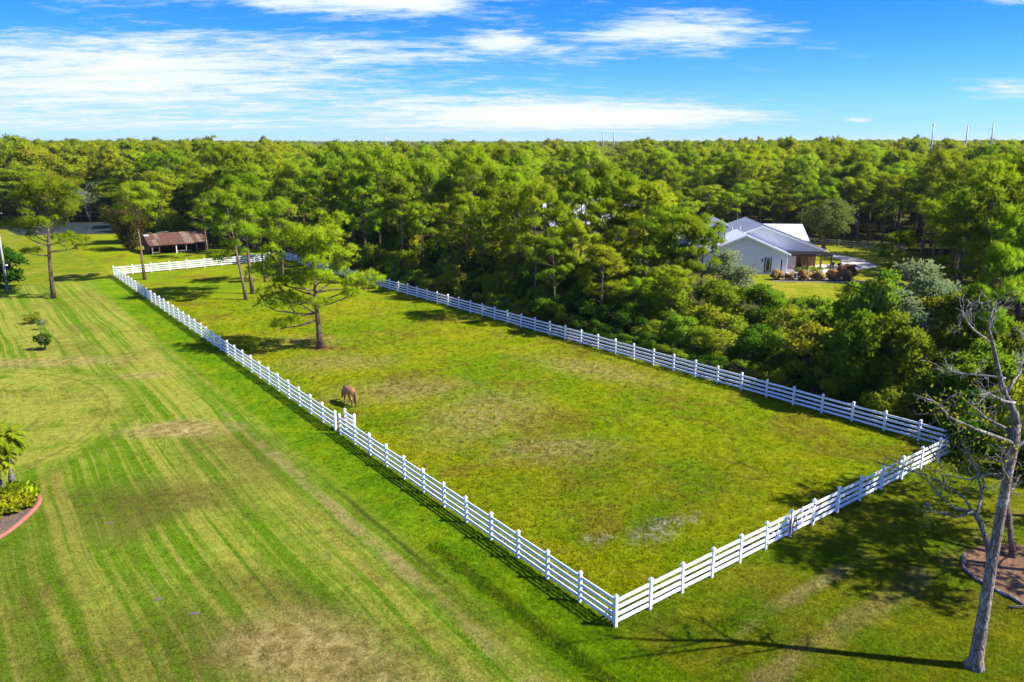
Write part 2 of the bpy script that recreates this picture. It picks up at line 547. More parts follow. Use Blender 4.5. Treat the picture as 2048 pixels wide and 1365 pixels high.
# paddock
pad = k.mix(k.step(.32, .68, k.add(k.mul(n_l, .6), k.mul(n_m, .4))), (.125, .220, .005), (.265, .280, .007))
pad = k.mix(k.mul(k.step(.50, .64, n_l2), .72), pad, (.175, .145, .016))
pad = k.mix(k.mul(k.step(.54, .66, k.noise(flat, .22, 5, .65, 1.2)), .5), pad, (.290, .265, .020))
pad = k.mix(k.mul(k.step(.60, .78, n_m), .55), pad, (.255, .205, .050))
pdry = blob(2.65, 45.96, 3.4, 2.0, .2, .8)
pdry = k.mx(pdry, blob(-8.5, 58.0, 4.5, 2.6, .2, .9))
pdry = k.mx(pdry, blob(-2.0, 52.5, 3.2, 5.0, -.4, .9))
pdry = k.mx(pdry, blob(7.0, 63.6, 5.5, 2.0, -.7, .9))
pdry = k.mx(pdry, k.mul(blob(-15.0, 66.0, 4.0, 2.5, .1, .9), .9))
pdry = k.mx(pdry, k.mul(blob(-20.0, 73.5, 3.5, 2.0, .1, .9), .7))
pad = k.mix(k.mul(k.mul(pdry, k.step(.28, .62, n_s)), .82), pad, (.30, .235, .085))
pbr = k.mx(blob(9.5, 66.0, 1.6, 6.0, .62, .9), blob(5.0, 43.0, 4.0, 2.6, .5, .9))
pbr = k.mx(pbr, blob(10.0, 40.0, 4.5, 2.2, .6, .9))
pad = k.mix(k.mul(k.mul(pbr, k.step(.40, .66, n_s)), .60), pad, (.105, .070, .018))
tree_ring = blob(-17.65, 70.72, 1.3, .9, 0, .5, .4)
pad = k.mix(k.mul(tree_ring, .8), pad, (.20, .105, .045))
bare = k.mx(blob(6.9, 35.2, 1.5, .9, .6, .6, .7), k.mul(blob(4.2, 34.5, .8, .6, .4, .6, .7), .8))
bare = k.mx(bare, blob(8.3, 36.4, 1.6, .7, .5, .7, .8))
barec = k.mix(k.step(.40, .62, n_s), (.050, .040, .034), (.36, .31, .25))
pad = k.mix(k.mul(k.mul(bare, k.step(.42, .58, k.add(k.mul(n_s, .5), k.mul(n_f, .5)))), .85), pad, barec)
# lawn outside the near fence
rl = k.mix(k.step(.35, .65, n_m), (.105, .170, .006), (.200, .215, .010))
rl = k.mix(k.mul(k.step(.48, .68, n_l2), .65), rl, (.135, .120, .016))
tr1 = k.sub(1.0, k.step(.12, .55, k.m('ABSOLUTE', k.add(k.add(inn, k.mul(k.sub(n_m, .5), 1.0)), 3.1))))
eastw = k.add(k.mul(rx, .787), k.mul(ry, .617))
tr1 = k.mul(tr1, k.mul(k.step(2, 5, eastw), k.sub(1.0, k.step(10, 14, eastw))))
rl = k.mix(k.mul(tr1, k.mul(k.step(.35,.6,n_m), .62)), rl, (.32, .26, .11))
tr2 = k.sub(1.0, k.step(.2, .9, k.m('ABSOLUTE', k.add(k.add(inn, k.mul(k.sub(n_m, .5), 1.4)), 5.6))))
rl = k.mix(k.mul(k.mul(tr2, k.step(.4, .6, n_l2)), .6), rl, (.30, .235, .085))
in_pad = k.mul(k.step(-.04, .04, k.mul(out, -1.0)), k.step(-.04, .04, inn))
right = k.mul(k.step(-.5, .5, k.mul(out, -1.0)), k.sub(1.0, k.step(-.04, .04, inn)))
c = k.mix(in_pad, lawn, pad)
c = k.mix(right, c, rl)
# beyond the paddock: woodland floor, and the mown yard by the house
bx, by = k.sub(gx, RX), k.sub(gy, RY)
outR = k.add(k.mul(bx, .787), k.mul(by, .617))           # metres outside the right-hand fence
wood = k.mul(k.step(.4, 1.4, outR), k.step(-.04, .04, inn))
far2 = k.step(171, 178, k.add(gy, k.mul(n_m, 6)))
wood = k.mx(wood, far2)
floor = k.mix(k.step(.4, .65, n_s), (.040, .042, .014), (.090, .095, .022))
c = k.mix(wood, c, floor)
yard = k.mx(blob(44.0, 109.0, 17.0, 21.0, 0, .12, .15), blob(15.0, 143.0, 18.0, 14.0, 0, .3, .2))
yard = k.mx(yard, blob(57.0, 134.0, 11.0, 13.0, 0, .2, .2))
yc = k.mix(k.step(.38, .62, n_m), (.190, .235, .012), (.300, .285, .025))
c = k.mix(k.mul(yard, wood), c, yc)
# blade-scale mottling: the colour of single tufts
c = k.mix(k.mul(k.step(.50, .74, n_f), .30), c, k.mix(.55, c, (.34, .31, .09)))
hv = k.n('ShaderNodeHueSaturation')
k.put(hv.inputs['Value'], k.lin(k.add(k.mul(n_s, .5), k.mul(n_f, .5)), .25, .75, .38, 1.02))
k.put(hv.inputs['Color'], c)
go = k.n('NodeGroupOutput')
k.put(go.inputs[0], hv.outputs[0])

m, k = mat('turf')
gn = k.n('ShaderNodeGroup'); gn.node_tree = g
d = k.n('ShaderNodeBsdfDiffuse')
k.put(d.inputs[0], gn.outputs[0])
p = k.n('ShaderNodeNewGeometry').outputs['Position']
bp = k.n('ShaderNodeBump'); bp.inputs['Strength'].default_value = .9; bp.inputs['Distance'].default_value = .10
k.put(bp.inputs['Height'], k.add(k.noise(p, 7.0, 5, .7), k.mul(k.noise(p, 1.2, 3, .6), .8)))
k.put(d.inputs['Normal'], bp.outputs[0])
M['turf'] = finish(m, k, d.outputs[0])

m, k = mat('grass_blades')
gn = k.n('ShaderNodeGroup'); gn.node_tree = g
hv = k.n('ShaderNodeHueSaturation'); hv.inputs['Saturation'].default_value = 1.02
oi = k.n('ShaderNodeObjectInfo').outputs['Random']
k.put(hv.inputs['Value'], k.lin(oi, 0, 1, .80, 1.40))
k.put(hv.inputs['Color'], gn.outputs[0])
d = k.n('ShaderNodeBsdfDiffuse'); k.put(d.inputs[0], hv.outputs[0])
tr = k.n('ShaderNodeBsdfTranslucent'); k.put(tr.inputs[0], hv.outputs[0])
mxs = k.n('ShaderNodeMixShader'); mxs.inputs[0].default_value = .35
m.node_tree.links.new(d.outputs[0], mxs.inputs[1]); m.node_tree.links.new(tr.outputs[0], mxs.inputs[2])
M['blade'] = finish(m, k, mxs.outputs[0])

# ------------------------------------------------------------------ setting
gm = MB()
xs = [-14000, -3000, -800, -250, -120, -60, -30, 0, 30, 60, 120, 250, 800, 3000, 14000]
ys = [-3000, -300, 0, 30, 60, 90, 120, 160, 220, 320, 600, 1200, 3000, 7000, 14000]
for i in range(len(xs) - 1):
    for j in range(len(ys) - 1):
        gm.quad([(xs[i], ys[j], 0), (xs[i + 1], ys[j], 0), (xs[i + 1], ys[j + 1], 0), (xs[i], ys[j + 1], 0)])
tag(gm.build('ground', M['turf']), 'mown lawn, fenced pasture and woodland floor', kind='structure')

pm = MB()
pond = [(-99.5, 160.6), (-90, 162.6), (-82.98, 163.2), (-76, 164.5), (-76.5, 170), (-79, 176), (-84, 180), (-90, 183.5), (-96, 185),
        (-102.8, 187), (-111.6, 190.3), (-114.8, 186), (-112, 176), (-105, 167)]
pm.slab([(x, y, .03) for x, y in pond], .05)
tag(pm.build('pond_water', M['water']), 'grey blue pond glimpsed beyond the lawn', kind='structure')

dm = MB()
dc = [(46.6, 121.0, 1.6), (49.8, 117.3, 2.2), (53.2, 120.8, 2.6), (54.6, 126.5, 1.9), (53.5, 131.8, 1.7), (51.0, 135.5, 1.6), (46, 139.5, 1.6)]
for i in range(len(dc) - 1):
    a, b2 = dc[i], dc[i + 1]
    def nrm(q):
        p0 = dc[max(q - 1, 0)]; p1 = dc[min(q + 1, len(dc) - 1)]
        t = np.array((p1[0] - p0[0], p1[1] - p0[1])); t /= np.linalg.norm(t)
        return np.array((-t[1], t[0]))
    na, nb = nrm(i) * a[2], nrm(i + 1) * b2[2]
    dm.quad([(a[0] - na[0], a[1] - na[1], .012), (b2[0] - nb[0], b2[1] - nb[1], .012), (b2[0] + nb[0], b2[1] + nb[1], .012), (a[0] + na[0], a[1] + na[1], .012)])
tag(dm.build('driveway', M['gravel']), 'curving pale gravel drive beside the house', kind='structure')

# ------------------------------------------------------------------ fences
POST_H = 1.34
pmb = MB()
pmb.box((0, 0, POST_H / 2 - .1), (.127, .127, POST_H + .2))
pmb.box((0, 0, POST_H + .012), (.165, .165, .045))
pmb.box((0, 0, POST_H + .075), (.155, .155, .08), taper=.15)
POST = pmb.mesh('fence_post', M['vinyl'])
rmb = MB(); rmb.box((.5, 0, 0), (1, .042, .145))
RAIL = rmb.mesh('fence_rail', M['vinyl'])
RZ = (.235, .52, .83, 1.14)


def run(parent, pts, first=True, last=True, gaps=()):
    """posts at pts (world x, y) and four rails between each pair, parts of one fence whose base is its first post"""
    ox, oy = parent.location.x, parent.location.y
    for i, p_ in enumerate(pts):
        if (i == 0 and not first) or (i == len(pts) - 1 and not last):
            continue
        a_ = atan2(pts[-1][1] - pts[0][1], pts[-1][0] - pts[0][0])
        inst('post', POST, parent, (p_[0] - ox, p_[1] - oy, rnd.uniform(-.012, .012)), (rnd.uniform(-.018, .018), rnd.uniform(-.018, .018), a_ + rnd.uniform(-.03, .03)))
    for i in range(len(pts) - 1):
        if i in gaps:
            continue
        a_, b_ = pts[i], pts[i + 1]
        L_ = sqrt((b_[0] - a_[0]) ** 2 + (b_[1] - a_[1]) ** 2)
        an = atan2(b_[1] - a_[1], b_[0] - a_[0])
        for z in RZ:
            inst('rail', RAIL, parent, (a_[0] - ox + .05 * cos(an), a_[1] - oy + .05 * sin(an), z + rnd.uniform(-.008, .008)), (rnd.uniform(-.05, .05), rnd.uniform(-.006, .006), an), (L_ - .10, 1, 1))


def split(a, b, n):
    return [(a[0] + (b[0] - a[0]) * i / n, a[1] + (b[1] - a[1]) * i / n) for i in range(n + 1)]


Nc, Lc, Rc, Fc = (NX, NY), (LX, LY), (RX, RY), (FX, FY)
dL = np.array((LX - NX, LY - NY)); lenL = np.linalg.norm(dL); dL /= lenL
gA, gB = 25.98, 26.72                                   # the walk-through gap along the left run
pA = [(NX + dL[0] * s, NY + dL[1] * s) for s in np.linspace(0, gA, 13)]
pB = [(NX + dL[0] * s, NY + dL[1] * s) for s in np.linspace(gB, lenL, 37)]
f = empty('horse_fence', (NX, NY, 0))
tag(f, 'long left run of white four rail fence between the striped lawn and the pasture', 'fence')
run(f, pA); run(f, pB)
eN = np.array((RX - NX, RY - NY)); lenN = np.linalg.norm(eN); eN /= lenN
gs0, gs1, gs2 = 9.87, 11.85, 13.80                     # gate posts along the near run
qa = [(NX + eN[0] * s, NY + eN[1] * s) for s in np.linspace(0, gs0, 6)]
qb = [(NX + eN[0] * s, NY + eN[1] * s) for s in np.linspace(gs2, lenN, 8)]
f = empty('horse_fence', (qa[1][0], qa[1][1], 0))
tag(f, 'short white four rail fence nearest the viewer, with the double gate in it', 'fence')
run(f, qa, first=False); run(f, qb)
f = empty('horse_fence', (RX, RY, 0))
tag(f, 'right hand run of white rail fence shaded by the bushes behind it', 'fence')
run(f, split(Rc, Fc, 46), first=False)
f = empty('horse_fence', (LX, LY, 0))
tag(f, 'farthest white rail fence across the back of the pasture, before the red barn', 'fence')
run(f, split(Lc, Fc, 10), first=False, last=False)
# offset panel that closes the walk-through gap
inw = np.array((.8113, .5846)) * .72
c0 = np.array((NX, NY)) + dL * 25.35 + inw
c1 = np.array((NX, NY)) + dL * 26.75 + inw
f = empty('fence_panel', (c0[0], c0[1], 0))
tag(f, 'short white fence panel set back just inside the narrow gap near the horse', 'fence')
run(f, [tuple(c0), tuple(c1)])

# double gate
def gate_leaf(s0, s1, label, flip):
    a_ = np.array((NX, NY)) + eN * s0; b_ = np.array((NX, NY)) + eN * s1
    L_ = s1 - s0 - .16
    an = atan2(eN[1], eN[0])
    t = empty('field_gate', (a_[0] + eN[0] * .08, a_[1] + eN[1] * .08, 0), an)
    tag(t, label, 'gate', 'white gate leaves in the near fence')
    for z in RZ:
        inst('rail', RAIL, t, (.0, 0, z + .03), (0, 0, 0), (L_, 1, 1))
    for x in (.03, L_ - .03):
        q = MB(); q.box((x, 0, .73), (.09, .055, 1.16)); q.build('stile', M['vinyl'], t)
    q = MB(); q.box((L_ / 2, .03, .73), (.06, .02, 1.12)); q.build('stile', M['vinyl'], t)
    for x0, x1 in ((.08, L_ / 2 - .02), (L_ - .08, L_ / 2 + .02)):
        q = MB(); q.tube([(x0, .036, 1.22), (x1, .036, .2)], .034, 4); q.build('brace', M['vinyl'], t)
    hx = -.035 if not flip else L_ + .035
    for z in (.28, 1.15):
        q = MB(); q.box((hx, -.045, z), (.10, .06, .07)); q.build('hinge', M['black'], t)
    return t


gate_leaf(gs0, gs1, 'white braced gate leaf left of the maroon lead rope', False)
gate_leaf(gs1, gs2, 'white braced gate leaf right of the maroon lead rope', True)
mp = np.array((NX, NY)) + eN * gs1
t = inst('post', POST, None, (mp[0], mp[1], 0.0), (0, 0, atan2(eN[1], eN[0])))
t.name = 'gate_post'
tag(t, 'white square post where the two gate leaves meet', 'post')
lr = MB()
ox, oy = mp[0] + .06, mp[1] - .13
lr.tube([(ox - .10, oy, 1.02), (ox - .13, oy - .02, .6), (ox - .11, oy - .01, .25), (ox - .03, oy, .10), (ox + .02, oy, .3), (ox - .02, oy, .7), (ox + .06, oy, 1.04), (ox - .02, oy + .02, 1.09)], .022, 5)
lr.tube([(ox + .10, oy + .02, 1.04), (ox + .14, oy, .8), (ox + .12, oy, .5), (ox + .17, oy, .46), (ox + .19, oy, .8), (ox + .12, oy + .02, 1.03)], .016, 5)
tag(lr.build('lead_rope', M['maroon']), 'maroon lead rope hanging on the middle gate post', 'rope')
tub = MB()
tub.lathe((0, 0, 0), [(.20, 0), (.24, .02), (.27, .30), (.29, .32), (.26, .32), (.22, .05), (.0, .045)], 14)
o = tub.build('feed_tub', M['blue'], None, (10.80, 33.40, 0), 0)
tag(o, 'blue plastic feed tub just inside the fence left of the gate', 'tub')

# ------------------------------------------------------------------ foliage generators (numpy)
def rot_rand(rng, n):
    v = rng.normal(size=(n, 3))
    return v / (np.linalg.norm(v, axis=1, keepdims=True) + 1e-9)


def nz(v):
    return v / (np.linalg.norm(v, axis=-1, keepdims=True) + 1e-9)


class Leaves:
    def __init__(s):
        s.T = []; s.N = []; s.t = []

    def tris(s, a, b, c, n, tint):
        g_ = np.cross(b - a, c - a)
        sw = (np.einsum('ij,ij->i', g_, n) < 0)[:, None]
        b2_ = np.where(sw, c, b); c2_ = np.where(sw, b, c)
        s.T.append(np.stack([a, b2_, c2_], 1)); s.N.append(n); s.t.append(tint)

    def mesh(s, name, mt, extra=None):
        T = np.concatenate(s.T); N = np.concatenate(s.N); t = np.concatenate(s.t)
        n = len(T)
        me = bpy.data.meshes.new(name)
        me.vertices.add(3 * n); me.loops.add(3 * n); me.polygons.add(n)
        me.vertices.foreach_set('co', T.astype(np.float32).ravel())
        me.loops.foreach_set('vertex_index', np.arange(3 * n, dtype=np.int32))
        me.polygons.foreach_set('loop_start', np.arange(0, 3 * n, 3, dtype=np.int32))
        me.materials.append(mt)
        me.update(calc_edges=True)
        me.polygons.foreach_set('use_smooth', np.ones(n, bool))
        a = me.attributes.new('tint', 'FLOAT', 'FACE')
        a.data.foreach_set('value', t.astype(np.float32))
        me.normals_split_custom_set_from_vertices(np.repeat(N, 3, 0).tolist())
        return me


def puff(L, rng, c, r, ntuft, nneed, nl, nw, cc, flat=.80, tint0=.5):
    """a rounded clump of needle tufts"""
    d = rot_rand(rng, ntuft)
    d[:, 2] = np.where(d[:, 2] < -.25, -d[:, 2] * .8, d[:, 2])
    d = nz(d)
    P_ = c + d * np.array((r, r, r * flat)) * rng.uniform(.45, 1.0, (ntuft, 1))
    D_ = nz(d + np.array((0, 0, .45)) + rng.normal(size=(ntuft, 3)) * .25)
    P2 = np.repeat(P_, nneed, 0); D2 = np.repeat(D_, nneed, 0)
    tt = np.repeat(np.clip(tint0 + rng.normal(size=ntuft) * .22, 0, 1), nneed)
    nd = nz(D2 + rng.normal(size=D2.shape) * .62)
    side = nz(np.cross(nd, rot_rand(rng, len(nd)))) * nw * .5
    ln = nl * rng.uniform(.7, 1.15, (len(nd), 1))
    n = nz(.75 * np.repeat(d, nneed, 0) + .35 * nz(P2 - cc) + np.array((0, 0, .22)) + rng.normal(size=nd.shape) * .22)
    L.tris(P2 - side, P2 + side, P2 + nd * ln, n, np.clip(tt + rng.normal(size=len(tt)) * .08, 0, 1))


def limb_path(rng, p0, az_, ln, rise, nseg=4, wig=.10, curve=.25):
    pts = [np.array(p0, float)]
    d = np.array((cos(az_) * cos(rise), sin(az_) * cos(rise), sin(rise)))
    for i in range(nseg):
        d = nz(d + rng.normal(size=3) * wig + np.array((0, 0, curve / nseg)))
        pts.append(pts[-1] + d * ln / nseg)
    return pts


def pine(name, seed, H, cb, Rc_, nlimb=16, q=1.0, lean=(0, 0), nl=.40, nw=.055, tr=.22, extra=(), flat_top=.5, mats=('bark', 'needle'), nneed=7, sides=8, asym=None, puff_r=.62):
    """returns (trunk mesh, crown mesh) of a loose, cloud-crowned pine"""
    rng = np.random.default_rng(seed)
    tk = MB(); L = Leaves()
    path = []
    wob_ = rng.normal(size=(6, 2)) * .10 * (H / 12)
    wob_[0] = 0
    for i in range(6):
        t = i / 5
        path.append(np.array((lean[0] * t ** 1.2 + wob_[i][0] * t, lean[1] * t ** 1.2 + wob_[i][1] * t, H * .97 * t - (.15 if i == 0 else 0))))
    rr = [tr * (1.25 if i == 0 else 1.0) * (1 - .82 * (i / 5) ** 1.1) for i in range(6)]
    tk.tube(path, rr, sides)
    def at(h):
        x = min(max(h / (H * .97) * 5, 0), 4.999); i = int(x)
        return path[i] * (1 - (x - i)) + path[i + 1] * (x - i), rr[i] * (1 - (x - i)) + rr[i + 1] * (x - i)
    cc = np.array((lean[0] * .8, lean[1] * .8, H * (cb + (1 - cb) * .42)))
    specs = []
    a0 = rng.uniform(0, 6.28)
    for i in range(nlimb):
        t = (i + .5) / nlimb
        h = H * (cb + (1 - cb) * (t ** .9) * .94)
        prof = (.62 + .55 * t) if t < flat_top else (.90 - .62 * ((t - flat_top) / (1 - flat_top)) ** 1.6)
        ln = Rc_ * prof * rng.uniform(.72, 1.10)
        a_ = a0 + i * 2.4 + rng.uniform(-.5, .5)
        if asym:
            ln *= 1 + asym[1] * cos(a_ - asym[0])
        specs.append((h, a_, ln, rng.uniform(-.10, .62) + .50 * t, 1.0))
    specs += [(e[0], e[1], e[2], e[3], .8) for e in extra]
    for (h, a_, ln, rise, dn) in specs:
        p0, r0 = at(h)
        pts = limb_path(rng, p0, a_, ln, rise)
        lr_ = max(.028, min(r0 * .55, .05 + ln * .016))
        tk.tube(pts, [lr_, lr_ * .8, lr_ * .6, lr_ * .42, lr_ * .25], max(4, sides - 3), cap=False)
        nt_ = max(2, int(round(ln * 1.15 * dn)))
        ends = [pts[-1]]
        for j in range(nt_):
            s_ = rng.uniform(.38, .98)
            ii = min(int(s_ * 4), 3)
            b_ = pts[ii] + (pts[ii + 1] - pts[ii]) * (s_ * 4 - ii)
            a2 = a_ + rng.choice((-1, 1)) * rng.uniform(.45, 1.25)
            l2 = ln * rng.uniform(.18, .40) + .2
            tw = limb_path(rng, b_, a2, l2, rng.uniform(.0, .55), 2, .1, .3)
            tk.tube(tw, [lr_ * .4, lr_ * .3, lr_ * .18], 4, cap=False)
            ends.append(tw[-1])
        for e in ends:
            r_ = puff_r * rng.uniform(.75, 1.3) * (Rc_ / 4) ** .35
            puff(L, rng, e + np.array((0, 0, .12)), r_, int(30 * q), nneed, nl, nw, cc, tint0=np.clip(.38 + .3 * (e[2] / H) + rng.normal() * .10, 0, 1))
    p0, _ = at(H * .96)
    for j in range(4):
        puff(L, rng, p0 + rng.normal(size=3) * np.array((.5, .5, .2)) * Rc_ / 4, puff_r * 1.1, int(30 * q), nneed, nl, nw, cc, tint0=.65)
    return tk.mesh(name + '_trunk', M[mats[0]], True), L.mesh(name + '_crown', M[mats[1]])


def broad(name, seed, H, Rc_, nclump=26, nleaf=240, ls=.26, cb=.16, mats=('bark_grey', 'leaf'), tr=.12, zs=1.0, stems=1, sides=6, hollow=.5, droop=.0):
    rng = np.random.default_rng(seed)
    tk = MB(); L = Leaves()
    zc = H * (cb + (1 - cb) * .5); hz = H * (1 - cb) * .5
    for s_ in range(stems):
        a_ = rng.uniform(0, 6.28)
        b0 = np.array((cos(a_), sin(a_), 0)) * (.12 * Rc_ if stems > 1 else 0)
        top = b0 * 3 + np.array((rng.normal() * .15 * Rc_, rng.normal() * .15 * Rc_, H * .72))
        mid = (b0 + top) / 2 + rng.normal(size=3) * .06 * H
        tk.tube([b0 - np.array((0, 0, .15)), mid, top], [tr, tr * .7, tr * .25], sides)
        for j in range(5):
            s2 = rng.uniform(.3, .9)
            p_ = mid * (1 - s2) + top * s2
            pts = limb_path(rng, p_, rng.uniform(0, 6.28), Rc_ * rng.uniform(.5, .85), rng.uniform(.1, .7), 3)
            tk.tube(pts, [tr * .4, tr * .3, tr * .2, tr * .1], 4, cap=False)
    cc = np.array((0, 0, zc))
    for i in range(nclump):
        d = rot_rand(rng, 1)[0]
        rad = rng.uniform(hollow, 1.0) ** .7
        c_ = cc + d * np.array((Rc_ * .82, Rc_ * .82, hz * .86 * zs)) * rad
        c_[2] = max(c_[2], .25)
        r_ = Rc_ * rng.uniform(.22, .40)
        n_ = int(nleaf * rng.uniform(.7, 1.2))
        dd = rot_rand(rng, n_)
        dd[:, 2] = np.where(dd[:, 2] < -.35, -dd[:, 2], dd[:, 2])
        P_ = c_ + dd * r_ * np.array((1, 1, .75)) * rng.uniform(.35, 1.05, (n_, 1))
        P_[:, 2] = np.maximum(P_[:, 2], .03)
        U = nz(dd + rng.normal(size=(n_, 3)) * .8 + np.array((0, 0, -droop)))
        Sd = nz(np.cross(U, rot_rand(rng, n_)))
        l_ = ls * rng.uniform(.65, 1.25, (n_, 1))
        n = nz(.60 * dd + .50 * nz(P_ - cc) + np.array((0, 0, .25)) + rng.normal(size=(n_, 3)) * .40)
        tt = np.clip(rng.normal(.45 + .12 * rng.normal(), .2, n_), 0, 1)
        a_ = P_; b_ = P_ + U * l_ * .5 + Sd * l_ * .30; c2_ = P_ + U * l_; d_ = P_ + U * l_ * .5 - Sd * l_ * .30
        L.tris(a_, b_, c2_, n, tt); L.tris(a_, c2_, d_, n, tt)
    return tk.mesh(name + '_trunk', M[mats[0]], True), L.mesh(name + '_crown', M[mats[1]])


def bamboo_clump(seed):
    rng = np.random.default_rng(seed)
    tk = MB(); L = Leaves()
    for i in range(46):
        a_ = rng.uniform(0, 6.28); r0 = rng.uniform(0, 1.3)
        p_ = np.array((cos(a_) * r0, sin(a_) * r0, -.1)); h = rng.uniform(5.5, 8.3); o_ = rng.uniform(.6, 3.4)
        pts = [p_ + np.array((cos(a_) * o_ * t ** 2.2, sin(a_) * o_ * t ** 2.2, h * t * (1 - .16 * t * t * o_ / 3.0))) for t in (0, .3, .55, .78, 1)]
        tk.tube(pts, [.05, .05, .045, .03, .012], 5, cap=False)
        n_ = 170
        s_ = rng.uniform(.10, 1.0, n_)
        seg = np.array(pts); x = s_ * 4; ii = np.minimum(x.astype(int), 3); fr = (x - ii)[:, None]
        P_ = seg[ii] * (1 - fr) + seg[ii + 1] * fr + rng.normal(size=(n_, 3)) * .32
        U = nz(rng.normal(size=(n_, 3)) + np.array((cos(a_) * .6, sin(a_) * .6, -.5)))
        Sd = nz(np.cross(U, rot_rand(rng, n_)))
        n = nz(P_ * np.array((1, 1, 0)) * .4 + np.array((0, 0, .7)) + rng.normal(size=(n_, 3)) * .5)
        tt = np.clip(rng.normal(.45, .25, n_), 0, 1)
        L.tris(P_ - Sd * .06, P_ + Sd * .06, P_ + U * .5, n, tt)
    return tk.mesh('bamboo_culms', M['culm'], True), L.mesh('bamboo_leaves', M['leaf_bamboo'])


def plant(name, meshes, x, y, label, cat, group=None, rz=None, sc=1.0, sz=None, parts=('trunk', 'crown'), tilt=(0, 0)):
    t = empty(name, (x, y, 0), rnd.uniform(0, 6.28) if rz is None else rz)
    t.rotation_euler[0], t.rotation_euler[1] = tilt
    s_ = (sc, sc, sz if sz else sc)
    t.scale = s_
    tag(t, label, cat, group)
    for p_, me in zip(parts, meshes):
        inst(p_, me, t)
    return t


# ------------------------------------------------------------------ the lone pines of the lawn and the pasture
mp_ = pine('pasture_pine', 11, 10.2, .45, 4.6, 20, 1.2, lean=(-.25, 0), tr=.27, nl=.36, nw=.048, nneed=9, puff_r=.72,
           extra=((4.5, .05, 4.9, .12), (4.2, 3.3, 3.6, .05), (3.3, 3.25, 5.0, -.12), (4.0, .0, 3.2, -.02), (3.25, 2.6, 2.6, .05), (4.9, 2.9, 4.9, .12), (5.2, .4, 4.9, .15), (2.7, 3.5, 3.6, -.22), (3.6, 5.2, 1.2, .1)))
plant('pine_tree', mp_, -17.65, 70.72, 'broad spreading pine standing alone in the middle of the pasture', 'tree', rz=0)
pp = pine('lawn_pine', 23, 13.0, .48, 4.6, 23, 1.4, puff_r=.74, lean=(.5, .3), tr=.27, nl=.40, nw=.05, nneed=8, extra=((5.6, .1, 3.6, -.1), (5.2, 3.3, 2.6, -.1), (6.3, 3.0, 4.2, .1)))
plant('pine_tree', pp, -55.5, 94.6, 'tall pine on the mown lawn outside the fence, right of the utility pole', 'tree', rz=0)
pp = pine('leaning_pine', 31, 11.7, .66, 3.6, 17, 1.3, puff_r=.74, lean=(-.5, .4), tr=.22, nl=.40, nw=.05, nneed=8)
plant('pine_tree', pp, -50.4, 107.86, 'leaning flat topped pine in the far left corner of the pasture', 'tree', rz=0)
pp = pine('pair_pine', 43, 12.2, .42, 3.6, 21, 1.3, puff_r=.74, lean=(-1.6, .3), tr=.20, nl=.38, nw=.05, nneed=8, extra=((4.6, 2.8, 3.0, -.1),))
plant('pine_tree', pp, -31.9, 93.7, 'nearer leaning pine of the close pair behind the lone pasture pine', 'tree', rz=0)
pp2 = pine('pair_pine_tall', 47, 13.6, .40, 4.1, 24, 1.3, puff_r=.78, lean=(-.3, .2), tr=.24, nl=.38, nw=.05, nneed=8)
plant('pine_tree', pp2, -32.36, 97.57, 'taller upright pine of the close pair at the back of the pasture', 'tree', rz=0)
pp3 = pine('slim_pine', 53, 9.7, .42, 2.8, 12, 1.0, lean=(-.3, 0), tr=.15, nl=.38, nw=.05, nneed=7)
plant('pine_tree', pp3, -33.3, 105.9, 'slim pine with bare lower trunk behind the pair of pasture pines', 'tree', rz=0)
plant('pine_tree', pp3, -31.2, 107.2, 'pale trunked slim pine by the far corner of the pasture', 'tree', rz=2.2, sc=1.05)
plant('pine_tree', pp3, -49.6, 129.2, 'small pine growing in front of the rusty roofed barn', 'tree', rz=1.1, sc=.92)
plant('pine_tree', pp, -46.0, 133.6, 'bushy pine leaning over the right end of the rusty barn', 'tree', rz=4.0, sc=.80)
plant('pine_tree', pp2, -68.5, 95.0, 'pine whose bright crown enters at the left edge of the picture', 'tree', rz=2.6, sc=.80)

# ------------------------------------------------------------------ prototypes for the woods
PM = []
for i, (H, cb, r_, nl_) in enumerate(((14, .44, 3.7, 19), (14, .52, 4.0, 18), (14, .36, 3.4, 20), (14, .48, 4.2, 19), (14, .56, 3.5, 15))):
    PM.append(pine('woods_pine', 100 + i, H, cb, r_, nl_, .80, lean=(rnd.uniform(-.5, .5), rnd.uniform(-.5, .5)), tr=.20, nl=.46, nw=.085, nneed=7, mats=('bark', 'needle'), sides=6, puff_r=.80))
PF = []
for i, (H, cb, r_, nl_) in enumerate(((14, .40, 3.8, 15), (14, .50, 4.1, 14), (14, .34, 3.4, 15), (14, .45, 4.4, 15), (14, .30, 3.6, 15))):
    PF.append(pine('distant_pine', 150 + i, H, cb, r_, nl_, .42, lean=(rnd.uniform(-.4, .4), rnd.uniform(-.4, .4)), tr=.19, nl=.75, nw=.22, nneed=5, mats=('bark', 'needle_far'), sides=5, puff_r=1.0))
BT = [broad('broadleaf', 200 + i, 9.0, 3.2, 34, 210, .34, .12, ('bark_grey', mt), tr=.14, zs=1.0) for i, mt in enumerate(('leaf', 'leaf_yel', 'leaf', 'leaf_oak'))]
BB = [broad('thicket', 230 + i, 4.0, 2.3, 26, 260, .24, .02, ('bark_grey', mt), tr=.06, stems=3) for i, mt in enumerate(('leaf', 'leaf_dark', 'leaf', 'leaf_yel'))]
BG = broad('grey_bush', 260, 9.0, 3.0, 40, 300, .22, .10, ('bark_grey', 'leaf_grey'), tr=.12, stems=2)

